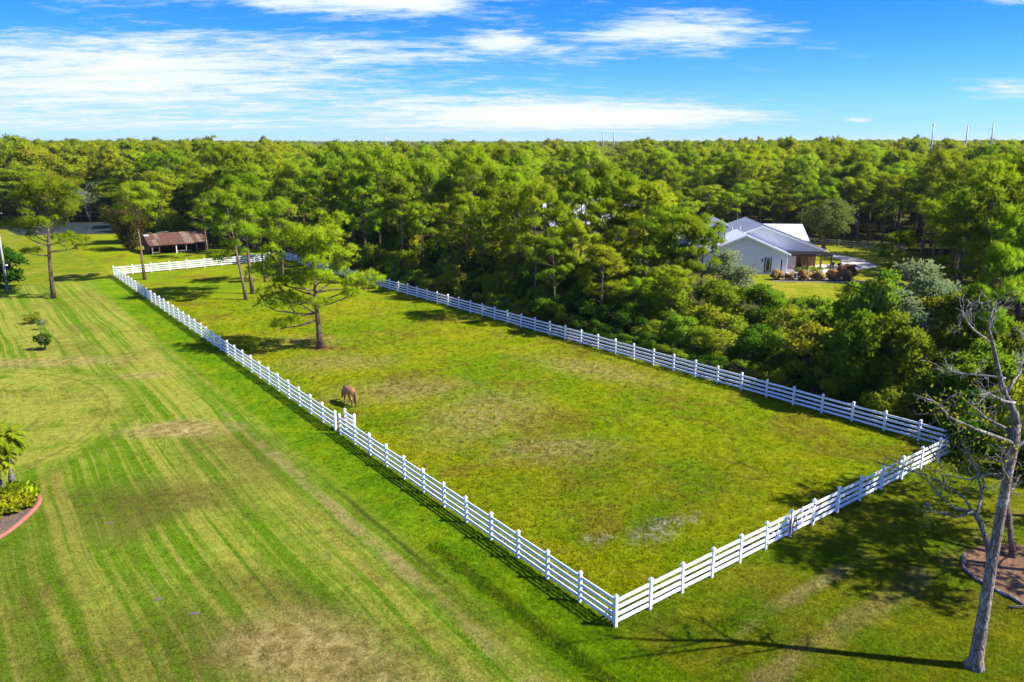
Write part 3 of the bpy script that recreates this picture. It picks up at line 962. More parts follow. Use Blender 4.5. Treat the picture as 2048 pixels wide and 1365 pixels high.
# belt of pines between the pasture and the houses
belt = [(-23.5, 118, 14.8, 4.1, 'pine on the fence line at the far corner of the pasture'),
        (-18.5, 112, 15.8, 4.2, 'very tall dense pine above the far end of the right hand fence'),
        (-16.0, 116, 15.2, 3.6, 'tall pine close behind the very tall one over the right hand fence'),
        (-12.0, 112, 14.3, 3.5, 'tall pine right of the very tallest pine on the fence line'),
        (-11.6, 104, 9.8, 2.7, 'shorter pine tucked below the tall pines on the fence line'),
        (-5.4, 98, 11.5, 3.1, 'round headed pine with a clear bare trunk left of the pine clump'),
        (-8.4, 110, 12.7, 3.1, 'pine behind the round headed one with the bare trunk'),
        (-2.2, 104, 12.1, 2.9, 'pine at the left shoulder of the big clump hiding the white barn'),
        (2.4, 84, 13.1, 4.0, 'big dark domed pine on the left of the clump before the white barn'),
        (6.1, 93, 13.5, 3.0, 'thin pine against the left end of the white barn'),
        (7.7, 88, 14.2, 3.3, 'tall pine second from left in the clump before the white barn'),
        (10.6, 90, 14.5, 3.4, 'tallest pine in the middle of the clump before the white barn'),
        (13.9, 84, 13.6, 4.5, 'wide domed pine on the right of the clump before the white barn'),
        (10.8, 80, 9.3, 2.5, 'mid height pine below the middle of the clump'),
        (16.0, 80, 11.2, 3.8, 'wide pine on the right shoulder of the clump, left of the white house'),
        (16.9, 77, 10.6, 2.6, 'pine nearest the white house, its crown against the pale roof'),
        (18.9, 78.5, 10.3, 2.5, 'rounded pine beside the grey bush, screening the left end of the white house'),
        (8.7, 76, 8.4, 2.9, 'bright young pine leaning out low in front of the clump'),
        (11.7, 75, 5.4, 2.6, 'low young pine among the bushes below the clump'),
        (14.6, 73, 6.7, 2.3, 'low pine with a straight trunk at the right foot of the clump'),
        (-29.3, 124, 13.5, 4.7, 'full pine behind the far corner post of the pasture'),
        (-34.2, 128, 13.7, 4.8, 'full pine behind the back fence, right of the barn'),
        (32.4, 52, 11.4, 2.0, 'dark narrow pine at the right edge behind the bare tree'),
        (40.2, 63, 12.5, 2.6, 'pine cut off by the right edge above the bare tree'),
        (56.2, 100, 11.5, 5.7, 'wide umbrella crowned pine right of the drive'),
        (60.6, 112, 9.8, 4.2, 'pine behind the wide umbrella crowned one right of the drive'),
        (47.6, 80, 6.6, 2.5, 'short bright pine in the bushes on the right'),
        (40.9, 84, 8.9, 2.6, 'pine rising from the bushes right of the house lawn')]
clump = [(0.5, 92, 12.2, 3.2), (4.6, 88, 12.0, 3.0), (13.0, 91, 13.4, 3.2), (16.6, 90, 12.4, 3.2), (12.2, 87.5, 13.8, 3.0),
         (7.0, 82, 9.6, 2.6), (14.9, 78, 9.0, 2.6), (4.4, 80.5, 8.4, 2.4),
         (13.0, 77, 8.2, 2.4), (9.8, 84.5, 11.6, 2.7), (-3.4, 94, 10.6, 2.8), (-7.5, 101, 10.0, 2.8), (-14.5, 106, 12.8, 3.2), (-20.5, 111, 13.4, 3.4), (-25.5, 117, 13.2, 3.4)]
for i, (x, y, h, r_) in enumerate(clump):
    j = (i * 2 + 1) % 5
    plant('pine_tree', PM[j], x, y, 'pine packed among the others between the right hand fence and the white barn', 'tree', 'pines packed into the clump behind the right hand fence', sc=r_ / (4.1, 4.4, 3.8, 4.6, 3.9)[j] * 1.10, sz=h / 14)
for i, (x, y, h, r_, lab) in enumerate(belt):
    j = i % 5
    base_r = (4.1, 4.4, 3.8, 4.6, 3.9)[j]
    plant('pine_tree', PM[j], x, y, lab, 'tree', None, sc=r_ / base_r * 1.06, sz=h / 14)

behind = [(62.6, 150, 11.0, 3.3), (63.7, 147, 10.6, 2.8), (67.1, 150, 12.0, 3.3), (67.9, 146, 11.5, 3.2), (72.7, 152, 12.3, 3.3), (65.7, 160, 12.0, 4.0),
          (44.1, 156, 9.6, 3.4), (49.5, 158, 9.8, 3.4), (58.0, 149, 9.6, 2.6), (60.3, 152, 10.5, 2.8), (37.3, 152, 9.6, 3.4), (56.5, 156, 11.0, 3.0), (40.5, 150, 8.5, 2.6)]
for i, (x, y, h, r_) in enumerate(behind):
    plant('pine_tree', PM[(4, 1, 4, 3)[i % 4]], x, y, 'slender bare stemmed pine in the stand behind the house and rail fence', 'tree', 'slender pines behind the house', sc=r_ / 3.5, sz=h / 14)
oak = broad('oak', 300, 8.9, 5.0, 46, 330, .26, .22, ('bark_grey', 'leaf_oak'), tr=.42, stems=1, droop=.5)
plant('oak_tree', oak, 54.8, 139.5, 'spreading dull green oak with thick grey trunk beside the drive', 'tree', rz=0)
plant('broadleaf_tree', BT[0], 32.2, 150, 'dark leafy tree standing behind the left end of the house roof', 'tree', sc=1.3, sz=.95)

# broadleaf trees and big bushes behind the right-hand fence
bl = [(22.3, 82, 8.0, 3.0, 'g', 'airy pale bush in front of the white house gable'),
      (19.1, 72, 6.2, 2.3, 'b', 'green bush below the house chimney'),
      (22.7, 72, 5.9, 2.3, 'b', 'green bush below the house side door'),
      (23.7, 66, 5.3, 2.0, 'y', 'yellow green bush at the front edge of the house lawn'),
      (23.9, 62, 5.4, 1.7, 'b', 'bush in front of the yellow green one by the house lawn'),
      (25.9, 62, 5.0, 1.5, 'b', 'leafy tree at the right end of the house lawn'),
      (26.6, 60.5, 7.8, 1.4, 'b', 'upright leafy tree before the right end of the house lawn'),
      (26.9, 57, 9.4, 2.0, 'b', 'tall vine hung tree left of the grey green bush'),
      (29.4, 57.5, 10.4, 3.9, 'g', 'big silvery grey green tree above the right hand fence'),
      (31.6, 55, 8.8, 2.0, 'y', 'yellowish vine covered tree right of the silvery one'),
      (31.9, 54, 8.9, 1.9, 'b', 'leafy tree behind the top of the bare tree'),
      (26.2, 53, 7.3, 2.1, 'b', 'dark leafy tree below the silvery tree'),
      (28.6, 51, 5.4, 1.9, 'y', 'yellow green tree low down beside the bare tree'),
      (24.2, 54.3, 7.0, 1.9, 'b', 'dark bush left of the dark leafy tree below the silvery one'),
      (22.7, 57.3, 5.8, 2.0, 'y', 'light green bush close to the right hand fence, left of the dark ones'),
      (21.2, 60, 4.3, 1.7, 'b', 'low green bush close to the fence below the house lawn'),
      (30.3, 49, 5.9, 2.2, 'b', 'round bush behind the middle of the bare tree'),
      (33.2, 50, 7.0, 1.9, 'b', 'bush at the right edge behind the bare tree'),
      (30.6, 45.6, 4.5, 1.7, 'y', 'yellow green bush right of the fence corner'),
      (28.6, 46.9, 3.4, 1.4, 'd', 'dark bush swallowing the right fence corner'),
      (28.8, 42.6, 3.1, 1.3, 'd', 'dark low bush beyond the bare tree trunk'),
      (27.5, 44.6, 2.7, 1.5, 'd', 'small dark bush at the foot of the fence corner'),
      (27.2, 70, 5.0, 2.2, 'b', 'round bush at the middle of the front edge of the house lawn'),
      (25.0, 74, 4.7, 2.2, 'b', 'round bush on the house lawn edge below the terrace grasses'),
      (30.2, 71, 5.2, 2.3, 'y', 'yellow green bush at the right of the front edge of the house lawn'),
      (31.0, 41.5, 3.6, 1.6, 'b', 'bush cut by the right edge beyond the mulch bed')]
for i, (x, y, h, r_, kd, lab) in enumerate(bl):
    cat = 'bush' if 'bush' in lab else 'tree'
    nm = 'bush' if cat == 'bush' else 'broadleaf_tree'
    if kd == 'g':
        plant(nm, BG, x, y, lab, cat, None, sc=r_ / 3.0 * 1.1, sz=h / 9 * 1.02)
    elif h > 5:
        me = {'b': BT[(0, 2)[i % 2]], 'y': BT[1], 'd': BT[0]}[kd]
        plant(nm, me, x, y, lab, cat, None, sc=r_ / 3.2 * 1.22, sz=h / 9 * 1.03)
    else:
        me = {'b': BB[0], 'y': BB[3], 'd': BB[1]}[kd]
        plant(nm, me, x, y, lab, cat, None, sc=r_ / 2.3 * 1.15, sz=h / 4 * 1.03)

# thicket along the fence: rows of bushes
uR = np.array((FX - RX, FY - RY)); lenR = np.linalg.norm(uR); uR /= lenR
nR = np.array((.787, .617))
for row, (o_, step_, h0, h1, r0, r1) in enumerate(((1.7, 2.0, 1.9, 3.1, 1.0, 1.5), (3.9, 2.4, 3.3, 5.0, 1.5, 2.1), (7.2, 3.0, 4.4, 6.6, 1.9, 2.6), (11.2, 4.4, 4.0, 6.6, 2.0, 2.7))):
    s_ = 1.5 + row
    while s_ < lenR + 3:
        p_ = np.array((RX, RY)) + uR * (s_ + rnd.uniform(-.5, .5)) + nR * (o_ + rnd.uniform(-.4, .5))
        if not (row == 3 and 18 < s_ < 34):
            h_ = rnd.uniform(h0, h1)
            if 12 < s_ < 36: h_ *= .74
            me = BB[rnd.choice((0, 0, 1, 1, 2, 3))]
            plant('bush', me, p_[0], p_[1], 'leafy green bush in the thicket hard behind the right hand fence', 'bush', 'bushes behind the right hand fence', sc=rnd.uniform(r0, r1) / 2.3 * 1.1, sz=h_ / 4)
        s_ += step_ * rnd.uniform(.85, 1.2)
# broad-leaved trees rising out of that thicket
for i in range(26):
    s_ = 30 + i * 2.9
    if s_ > lenR: break
    p_ = np.array((RX, RY)) + uR * (s_ + rnd.uniform(-1, 1)) + nR * rnd.uniform(7, 14)
    hh = rnd.uniform(5.0, 6.8) if s_ < 37 else (rnd.uniform(6.2, 8.8) if s_ < 62 else rnd.uniform(7.5, 11))
    plant('broadleaf_tree', BT[rnd.choice((0, 1, 2, 2, 3))], p_[0], p_[1], 'broad leaved tree rising from the thicket behind the right hand fence', 'tree', 'trees in the fence thicket', sc=rnd.uniform(.55, .8), sz=hh / 9)

# left background
left = [(-107.0, 175, 12.4, 6.6), (-111.3, 192, 13.1, 6.0), (-92.9, 190, 9.8, 4.8), (-81.3, 176, 8.9, 4.6), (-68.6, 160, 10.1, 4.6), (-62.8, 158, 11.1, 5.0),
        (-55.1, 150, 10.6, 4.2), (-50.3, 150, 12.4, 4.7), (-43.5, 146, 13.0, 4.8), (-53.4, 142, 6.7, 3.0), (-37.9, 138, 10.4, 4.3), (-46.5, 141, 9.0, 3.4)]
for i, (x, y, h, r_) in enumerate(left):
    if i % 3 == 1:
        plant('broadleaf_tree', BT[(3, 1, 2)[i % 3]], x, y, 'leafy tree among the pines behind the barn and pond', 'tree', 'leafy trees behind the barn', sc=r_ / 3.2, sz=h / 9)
    else:
        plant('pine_tree', PM[i % 5], x, y, 'green pine in the woods edge behind the barn and pond', 'tree', 'pines behind the barn', sc=r_ / 3.5, sz=h / 14)
for i, (x, y, h, r_, lab) in enumerate(((-67.4, 152, 7.8, 4.0, 'yellow brown tree right of the bamboo'), (-75.5, 168, 8.8, 4.6, 'yellow brown tree beyond the pond behind the bamboo'),
                                        (-63.0, 147, 6.4, 3.4, 'yellow brown bush directly behind the barn'), (-84.5, 186, 9.6, 4.2, 'yellow brown tree on the far bank of the pond'))):
    bm_ = BB[3] if h < 7 else BT[1]
    plant('broadleaf_tree', bm_, x, y, lab, 'tree', None, sc=r_ / (2.3 if h < 7 else 3.2), sz=h / (4 if h < 7 else 9))
bam = bamboo_clump(5)
plant('bamboo_clump', bam, -66.6, 138.6, 'arching brown green bamboo clump left of the barn', 'bamboo', rz=0, parts=('culms', 'leaves'))
plant('bamboo_clump', bam, -71.5, 147.5, 'second bamboo clump behind the first, nearer the pond', 'bamboo', rz=2, sc=1.05, parts=('culms', 'leaves'))
plant('bush', BB[1], -65.6, 101.6, 'large dark bush beside the utility pole', 'bush', sc=1.35, sz=1.28)
plant('bush', BB[1], -68.6, 103.4, 'dark bush at the left edge behind the large dark one', 'bush', sc=1.45, sz=1.2)
# half bare pale tree over the pond
bare_ = broad('half_bare', 310, 9.8, 3.6, 22, 90, .26, .25, ('bark_pale', 'leaf_grey'), tr=.16, stems=3, hollow=.6)
plant('broadleaf_tree', bare_, -98.2, 187.5, 'half bare pale grey tree on the far bank of the pond', 'tree', rz=0)

# lawn plants
citrus = broad('citrus', 320, 1.65, .85, 22, 60, .17, .15, ('bark_grey', 'leaf_dark'), tr=.05, stems=2, sides=5)
plant('bush', citrus, -42.7, 70.3, 'small dark green sapling bush alone on the striped lawn', 'bush', rz=.4)
rb = broad('round_bush', 330, 1.15, 1.0, 18, 80, .13, .02, ('bark_grey', 'leaf_yel'), tr=.03, stems=3, sides=4)
plant('bush', rb, -50.0, 81.0, 'low rounded yellowish bush on the lawn', 'bush', rz=0)
sg = broad('grey_sapling', 340, 1.2, .55, 12, 34, .12, .25, ('bark_pale', 'leaf_grey'), tr=.025, stems=3, sides=4)
plant('sapling', sg, -47.4, 78.2, 'thin greyish sapling between the two lawn bushes', 'sapling', rz=0)

# ------------------------------------------------------------------ woods to the horizon
rng = np.random.default_rng(99)


def inside(poly, x, y):
    r_ = False
    n_ = len(poly)
    for i in range(n_):
        x1, y1 = poly[i]; x2, y2 = poly[(i + 1) % n_]
        if (y1 > y) != (y2 > y) and x < (x2 - x1) * (y - y1) / (y2 - y1) + x1:
            r_ = not r_
    return r_


CLEAR = [[(-160, 0), (-160, 158), (-118, 158), (-118, 194), (-78, 182), (-72, 166), (-68, 150), (-48, 142), (-36, 133), (-26, 128), (-4, 106), (14, 90), (30, 76), (40, 68), (46, 54), (60, 30), (60, 0)],
         [(0, 96), (22, 84), (30, 55), (34, 60), (38, 72), (52, 94), (62, 112), (66, 132), (74, 146), (74, 156), (30, 158), (26, 166), (2, 168), (1, 130)]]
cand = []
def ring_fill(y0, y1, sp):
    y = y0
    while y < y1:
        s_ = sp(y)
        hw = y * .72 + 18
        for x in np.arange(-hw, hw, s_):
            cand.append((x + rng.uniform(-.42, .42) * s_, y + rng.uniform(-.42, .42) * s_))
        y += s_ * .92
ring_fill(44, 300, lambda y: 6.0)
ring_fill(300, 800, lambda y: 6.4 + (y - 300) * .006)
ring_fill(800, 5200, lambda y: 9.4 + (y - 800) * .011)
near, far = [], []
for (x, y) in cand:
    if y < 200 and any(inside(p_, x, y) for p_ in CLEAR):
        continue
    (near if y < 230 else far).append((x, y))
near.sort(key=lambda p_: abs(p_[0]) * .15 + p_[1])
npine = nleaf_ = 0
pine_lab, pine_grp = 'green crowned pine in the unbroken woods beyond the pasture and houses', 'pines of the woods'
for (x, y) in near:
    inview = abs(x) < y * .66 + 6
    leafy = rng.random() < .30
    big = rng.uniform(.75, 1.0)
    if leafy and nleaf_ < 150:
        nleaf_ += 1
        plant('broadleaf_tree', BT[rng.integers(0, 4)], x, y, 'leafy tree filling in between the pines of the woods', 'tree', 'leafy trees of the woods', sc=rng.uniform(.85, 1.15), sz=rng.uniform(.75, 1.15))
    elif npine < 255 and inview:
        npine += 1
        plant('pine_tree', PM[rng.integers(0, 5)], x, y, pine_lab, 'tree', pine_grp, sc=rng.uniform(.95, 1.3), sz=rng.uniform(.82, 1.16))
    else:
        far.append((x, y))


def joined(name, pair):
    """one mesh holding trunk and crown, kept only as the source of the far woods"""
    tkm, crm = pair
    L1, L2 = len(tkm.vertices), len(crm.vertices)
    v = np.zeros(3 * (L1 + L2), np.float32)
    a_ = np.zeros(3 * L1, np.float32); tkm.vertices.foreach_get('co', a_)
    b_ = np.zeros(3 * L2, np.float32); crm.vertices.foreach_get('co', b_)
    me = bpy.data.meshes.new(name)
    n1, n2 = len(tkm.polygons), len(crm.polygons)
    lv1 = np.zeros(len(tkm.loops), np.int32); tkm.loops.foreach_get('vertex_index', lv1)
    lv2 = np.zeros(len(crm.loops), np.int32); crm.loops.foreach_get('vertex_index', lv2)
    ls1 = np.zeros(n1, np.int32); tkm.polygons.foreach_get('loop_start', ls1)
    ls2 = np.zeros(n2, np.int32); crm.polygons.foreach_get('loop_start', ls2)
    me.vertices.add(L1 + L2); me.vertices.foreach_set('co', np.concatenate([a_, b_]))
    me.loops.add(len(lv1) + len(lv2)); me.loops.foreach_set('vertex_index', np.concatenate([lv1, lv2 + L1]))
    me.polygons.add(n1 + n2); me.polygons.foreach_set('loop_start', np.concatenate([ls1, ls2 + len(lv1)]))
    me.polygons.foreach_set('material_index', np.concatenate([np.zeros(n1, np.int32), np.ones(n2, np.int32)]))
    me.polygons.foreach_set('use_smooth', np.ones(n1 + n2, bool))
    me.materials.append(tkm.materials[0]); me.materials.append(crm.materials[0])
    me.update(calc_edges=True)
    t = np.zeros(n2, np.float32); crm.attributes['tint'].data.foreach_get('value', t)
    at_ = me.attributes.new('tint', 'FLOAT', 'FACE'); at_.data.foreach_set('value', np.concatenate([np.zeros(n1, np.float32), t]))
    nr1 = np.zeros(3 * len(lv1), np.float32); tkm.corner_normals.foreach_get('vector', nr1)
    nr2 = np.zeros(3 * len(lv2), np.float32); crm.corner_normals.foreach_get('vector', nr2)
    me.normals_split_custom_set(np.concatenate([nr1, nr2]).reshape(-1, 3).tolist())
    return bpy.data.objects.new(name, me)


def scatter(name, pts, protos, idx, scl, rotz, label):
    me = bpy.data.meshes.new(name)
    me.from_pydata([tuple(p_) for p_ in pts], [], [])
    for an, ty, dat in (('idx', 'INT', idx), ('rz', 'FLOAT', rotz)):
        a_ = me.attributes.new(an, ty, 'POINT'); a_.data.foreach_set('value', np.asarray(dat))
    a_ = me.attributes.new('scl', 'FLOAT_VECTOR', 'POINT'); a_.data.foreach_set('vector', np.asarray(scl, np.float32).ravel())
    ob = inst(name, me)
    tag(ob, label, kind='stuff')
    ng = bpy.data.node_groups.new(name + '_nodes', 'GeometryNodeTree')
    ng.interface.new_socket('Geometry', in_out='INPUT', socket_type='NodeSocketGeometry')
    ng.interface.new_socket('Geometry', in_out='OUTPUT', socket_type='NodeSocketGeometry')
    N_ = ng.nodes; Lk = ng.links
    gi = N_.new('NodeGroupInput'); go_ = N_.new('NodeGroupOutput')
    jn = N_.new('GeometryNodeJoinGeometry')
    for pr in reversed(protos):
        oi_ = N_.new('GeometryNodeObjectInfo'); oi_.inputs['Object'].default_value = pr
        gt = N_.new('GeometryNodeGeometryToInstance')
        Lk.new(oi_.outputs['Geometry'], gt.inputs[0]); Lk.new(gt.outputs[0], jn.inputs[0])
    ip = N_.new('GeometryNodeInstanceOnPoints')
    ip.inputs['Pick Instance'].default_value = True
    def attr(nm, ty):
        x = N_.new('GeometryNodeInputNamedAttribute'); x.data_type = ty; x.inputs[0].default_value = nm
        return x.outputs[0]
    Lk.new(gi.outputs[0], ip.inputs['Points']); Lk.new(jn.outputs[0], ip.inputs['Instance'])
    Lk.new(attr('idx', 'INT'), ip.inputs['Instance Index'])
    cx_ = N_.new('ShaderNodeCombineXYZ'); Lk.new(attr('rz', 'FLOAT'), cx_.inputs[2])
    er = N_.new('FunctionNodeEulerToRotation'); Lk.new(cx_.outputs[0], er.inputs[0])
    Lk.new(er.outputs[0], ip.inputs['Rotation'])
    Lk.new(attr('scl', 'FLOAT_VECTOR'), ip.inputs['Scale'])
    Lk.new(ip.outputs[0], go_.inputs[0])
    md = ob.modifiers.new('scatter', 'NODES'); md.node_group = ng
    return ob


FP = [joined('distant_tree', p_) for p_ in PF]
fb = [broad('distant_leafy', 400 + i, 9.0, 3.6, 16, 60, .75, .05, ('bark_grey', mt), tr=.14, sides=4) for i, mt in enumerate(('leaf', 'leaf_yel', 'leaf_oak'))]
FP += [joined('distant_leafy_tree', p_) for p_ in fb]
fi, fs, fr, fp_ = [], [], [], []
for (x, y) in far:
    fp_.append((x, y, 0))
    leafy = rng.random() < (.34 if y < 500 else .22)
    fi.append(int(rng.integers(5, 8)) if leafy else int(rng.integers(0, 5)))
    gap = 1.0 if y < 800 else min(1.9, 1 + (y - 800) * .0008)
    patch = .5 + .5 * sin(x * .011 + 1.3 * sin(y * .006)) * cos(y * .009 + .7)
    hh = (rng.uniform(.72, 1.08) + .12 * patch) * (1.0 if y < 900 else .95)
    azr = x / max(y, 1)
    hh *= 1.0 + .07 * min(max((azr - .12) / .25, 0), 1) + .04 * min(max((-.20 - azr) / .2, 0), 1)
    for pa, pd in ((.512, 400), (.554, 405), (.585, 415), (.1107, 888), (.1241, 920), (-.154, 950), (-.1248, 1100), (-.1017, 1200), (-.237, 1600)):
        if abs(azr - pa) < .011 and y < pd: hh = min(hh, .80)
    if rng.random() < .10: hh *= rng.uniform(1.04, 1.16)
    if leafy: hh *= 1.05
    ww = rng.uniform(1.0, 1.38) * gap
    fs.append((ww, ww, hh)); fr.append(rng.uniform(0, 6.28))
scatter('far_woods', fp_, FP, fi, fs, fr, 'pine woods running unbroken to the horizon')
print('woods', npine, nleaf_, len(far))

# ------------------------------------------------------------------ grass blades near the camera
tuft_meshes = []
for i in range(3):
    r2 = np.random.default_rng(500 + i)
    L = Leaves()
    n_ = 9
    P_ = np.c_[r2.normal(size=(n_, 2)) * .05, np.zeros(n_)]
    U = nz(np.c_[r2.normal(size=(n_, 2)) * .75, np.ones(n_)])
    Sd = nz(np.cross(U, rot_rand(r2, n_))) * .013
    ln = r2.uniform(.6, 1.1, (n_, 1)) * .13
    L.tris(P_ - Sd, P_ + Sd, P_ + U * ln, nz(np.c_[r2.normal(size=(n_, 2)) * .35, np.ones(n_)]), np.full(n_, .5))
    tuft_meshes.append(bpy.data.objects.new('grass_tuft', L.mesh('grass_tuft', M['blade'])))
gp, gi_, gs_, gr_ = [], [], [], []
def proj(x, y):
    th = R(14.138); dz_ = -CAM_H
    f_ = y * cos(th) - dz_ * sin(th); u_ = y * sin(th) + dz_ * cos(th)
    return x / f_, u_ / f_
cnt = 150000
ang = rng.uniform(-.70, .70, cnt * 2); inv = rng.uniform(1 / 95, 1 / 20.5, cnt * 2)
yy = 1 / inv; xx = ang * np.sqrt(yy ** 2 + 342)
n_out = -(.8113) * (xx - NX) - .5846 * (yy - NY)
n_in = -.617 * (xx - NX) + .787 * (yy - NY)
n_al = -.5846 * (xx - NX) + .8113 * (yy - NY)
oR = .787 * (xx - RX) + .617 * (yy - RY)
keep = (oR < 1.2) | (n_in < 0)
keep &= rng.random(cnt * 2) < np.where((n_out > 4.2), .40, .80)
for x, y, o_, in_, al in zip(xx[keep], yy[keep], n_out[keep], n_in[keep], n_al[keep]):
    gp.append((x, y, -.01)); gi_.append(int(rng.integers(0, 3))); gr_.append(rng.uniform(0, 6.28))
    far_k = 1 + max(0, (y - 35)) * .012
    if o_ > 4.2: h_ = rng.uniform(.25, .55)
    elif o_ > 0: h_ = rng.uniform(.45, 1.1) * (1.9 if (2.1 < o_ < 2.9 and al < 10) else 1) * (1 - .12 * o_)
    elif in_ > 0: h_ = rng.uniform(.45, 1.0)
    else: h_ = rng.uniform(.35, .75)
    if in_ > 0 and o_ < 0 and rng.random() < .02: h_ *= 2.0; far_k *= 1.5
    gs_.append((far_k * rng.uniform(.9, 1.4), far_k * rng.uniform(.9, 1.4), h_ * min(far_k, 1.4)))
scatter('grass', gp, tuft_meshes, gi_, gs_, gr_, 'short grass blades of the lawn, the rank strip and the pasture')
# ------------------------------------------------------------------ white house
def siding(mb, x0, x1, y, z0, eave, apex, ax, face=-1, course=.19, cut=None):
    """lap boards of a gable end in the plane y, facing -y (face=-1) or +y"""
    z = z0
    while z < apex - .02:
        zt = min(z + course, apex)
        def lim(zz):
            if zz <= eave: return x0, x1
            t = (zz - eave) / (apex - eave)
            return x0 + (ax - x0) * t, x1 + (ax - x1) * t
        a0, a1 = lim(z); b0, b1 = lim(zt)
        if cut and zt <= cut[1] + .01:
            a1 = min(a1, cut[0]); b1 = min(b1, cut[0])
        yo = y + face * .022
        p = [(a0, yo, z), (a1, yo, z), (b1, y, zt), (b0, y, zt)]
        mb.quad(p if face < 0 else p[::-1])
        q = [(a0, y, z), (a1, y, z), (a1, yo, z), (a0, yo, z)]
        mb.quad(q if face < 0 else q[::-1])
        z = zt


def side_siding(mb, x, y0, y1, z0, z1, face, course=.19):
    z = z0
    while z < z1 - .01:
        zt = min(z + course, z1)
        xo = x + face * .022
        p = [(xo, y0, z), (xo, y1, z), (x, y1, zt), (x, y0, zt)]
        mb.quad(p if face > 0 else p[::-1])
        z = zt


def gable(parent, x0, x1, y0, y1, eave, apex, rmat, oh=.45, cut=None, wall='white', ribs=0):
    ax = (x0 + x1) / 2
    mb = MB()
    siding(mb, x0, x1, y0, 0, eave, apex, ax, -1, cut=cut)
    siding(mb, x0, x1, y1, 0, eave, apex, ax, 1)
    side_siding(mb, x0, y0, y1, 0, eave, -1)
    if not cut:
        side_siding(mb, x1, y0, y1, 0, eave, 1)
    else:
        side_siding(mb, x1, y0 + 3.6, y1, 0, eave, 1)
    mb.build('wall', M[wall], parent)
    sl = (apex - eave) / (ax - x0)
    for sgn, xe in ((-1, x0), (1, x1)):
        xo = xe + sgn * oh; zo = eave - sl * oh
        pts = [(ax, y0 - oh, apex + .10), (ax, y1 + oh, apex + .10), (xo, y1 + oh, zo + .10), (xo, y0 - oh, zo + .10)]
        q = MB(); q.slab(pts if sgn > 0 else pts[::-1], .09)
        rf = q.build('roof', M[rmat], parent)
        q = MB()                                    # barge board and eave gutter
        q.slab([(ax, y0 - oh - .03, apex + .05), (ax, y0 - oh, apex + .05), (xo, y0 - oh, zo + .05), (xo, y0 - oh - .03, zo + .05)], .2)
        q.box((xo + sgn * .06, (y0 + y1) / 2, zo + .02), (.11, y1 - y0 + 2 * oh, .12))
        q.build('gutter', M['trim'], rf)
        if ribs:
            n_ = int((y1 - y0 + 2 * oh) / ribs)
            for i in range(1, n_):
                yy_ = y0 - oh + i * ribs
                q = MB(); q.slab([(ax, yy_ - .02, apex + .135), (ax, yy_ + .02, apex + .135), (xo, yy_ + .02, zo + .135), (xo, yy_ - .02, zo + .135)], .035)
                q.build('seam', M[rmat], rf)


H_ = empty('house', (39.0, 112.5, 0), R(-5.1))
tag(H_, 'white clapboard house with pale metal gable roofs, chimney and pergola porch', 'house')
gable(H_, -11.7, 0, 0, 7, 3.0, 5.5, 'roof_white', ribs=.62)
gable(H_, -11.7, 6.5, 5, 17.5, 2.9, 6.35, 'roof', cut=(2.6, 2.7), ribs=.62)
for vx, vy, vz in ((-6.0, 10.0, 5.35), (-7.5, 14.0, 4.75), (-5.2, 8.0, 5.65)):
    q = MB(); q.tube([(vx, vy, vz - .3), (vx, vy, vz + .35)], .07, 8); q.build('vent_pipe', M['trim'], H_)
gable(H_, -13.8, -.8, 14, 22, 3.0, 6.1, 'roof')
# rear wing with standing seams: its ridge runs across, so build it turned
t = empty('rear_wing', (6.6, 15.2, 0), R(90)); t.parent = H_
gable(t, 0, 9.2, 0, 8.5, 3.2, 5.1, 'roof_white', ribs=.62)
for ch in list(t.children):
    ch.parent = H_
    ch.location = (6.6, 15.2, 0)
    ch.rotation_euler = (0, 0, R(90))
bpy.data.objects.remove(t)
q = MB(); q.box((-8.9, 3.7, 2.9), (1.25, .9, 5.4)); ch = q.build('chimney', M['white'], H_)
q = MB(); q.box((-8.9, 3.7, 5.80), (1.45, 1.05, .10)); q.box((-8.9, 3.7, 6.12), (1.05, .75, .42), taper=.9)
for sx in (-.66, .66):
    q.box((-8.9 + sx, 3.20, 4.9), (.10, .08, 1.7))
q.build('chimney_cap', M['dark'], ch)
q = MB(); q.box((-2.5, -.03, 1.30), (1.0, .06, 2.12)); dr = q.build('door', M['dark'], H_)
q = MB(); q.box((-2.5, -.075, 1.35), (.46, .03, 1.75)); q.build('pane', M['glass'], dr)
q = MB()
for a_, b_ in (((-2.78, -.085, 1.35), (.07, .03, 1.85)), ((-2.22, -.085, 1.35), (.07, .03, 1.85)), ((-2.5, -.085, .44), (.48, .03, .07)), ((-2.5, -.085, 2.26), (.48, .03, .07))):
    q.box(a_, b_)
q.build('door_frame', M['trim'], dr)
q = MB(); q.box((-3.35, -.10, 1.95), (.16, .16, .34), taper=.6); q.box((-3.35, -.05, 2.14), (.2, .1, .05)); q.build('wall_lamp', M['black'], H_)
q = MB(); q.box((.06, -.03, 1.5), (.12, .1, 2.95)); q.tube([(.14, -.06, .05), (.14, -.06, 2.7), (.42, -.2, 2.9)], .05, 6); q.build('downpipe', M['trim'], H_)
q = MB(); q.box((1.35, 4.9, 1.35), (2.5, .16, 2.7)); q.build('brick_wall', M['brick_white'], H_)
q = MB(); q.box((.95, 4.79, 1.95), (1.0, .06, .8)); wn = q.build('window', M['trim'], H_)
q = MB(); q.box((.95, 4.75, 1.95), (.84, .03, .64)); q.build('pane', M['glass'], wn)
q = MB(); q.box((4.5, 8.55, 1.35), (3.9, .1, 2.7)); q.build('porch_wall', M['wood'], H_)
for x in (2.75, 3.6, 4.5, 5.4, 6.3):
    q = MB(); q.box((x, 5.15, 1.33), (.22, .22, 2.66)); q.build('column', M['wood'], H_)
pg = empty('pergola', (0, 0, 0))
pg.parent = H_
q = MB(); q.box((3.4, 1.75, 2.47), (7.0, .14, .18)); q.build('beam', M['dark'], pg)
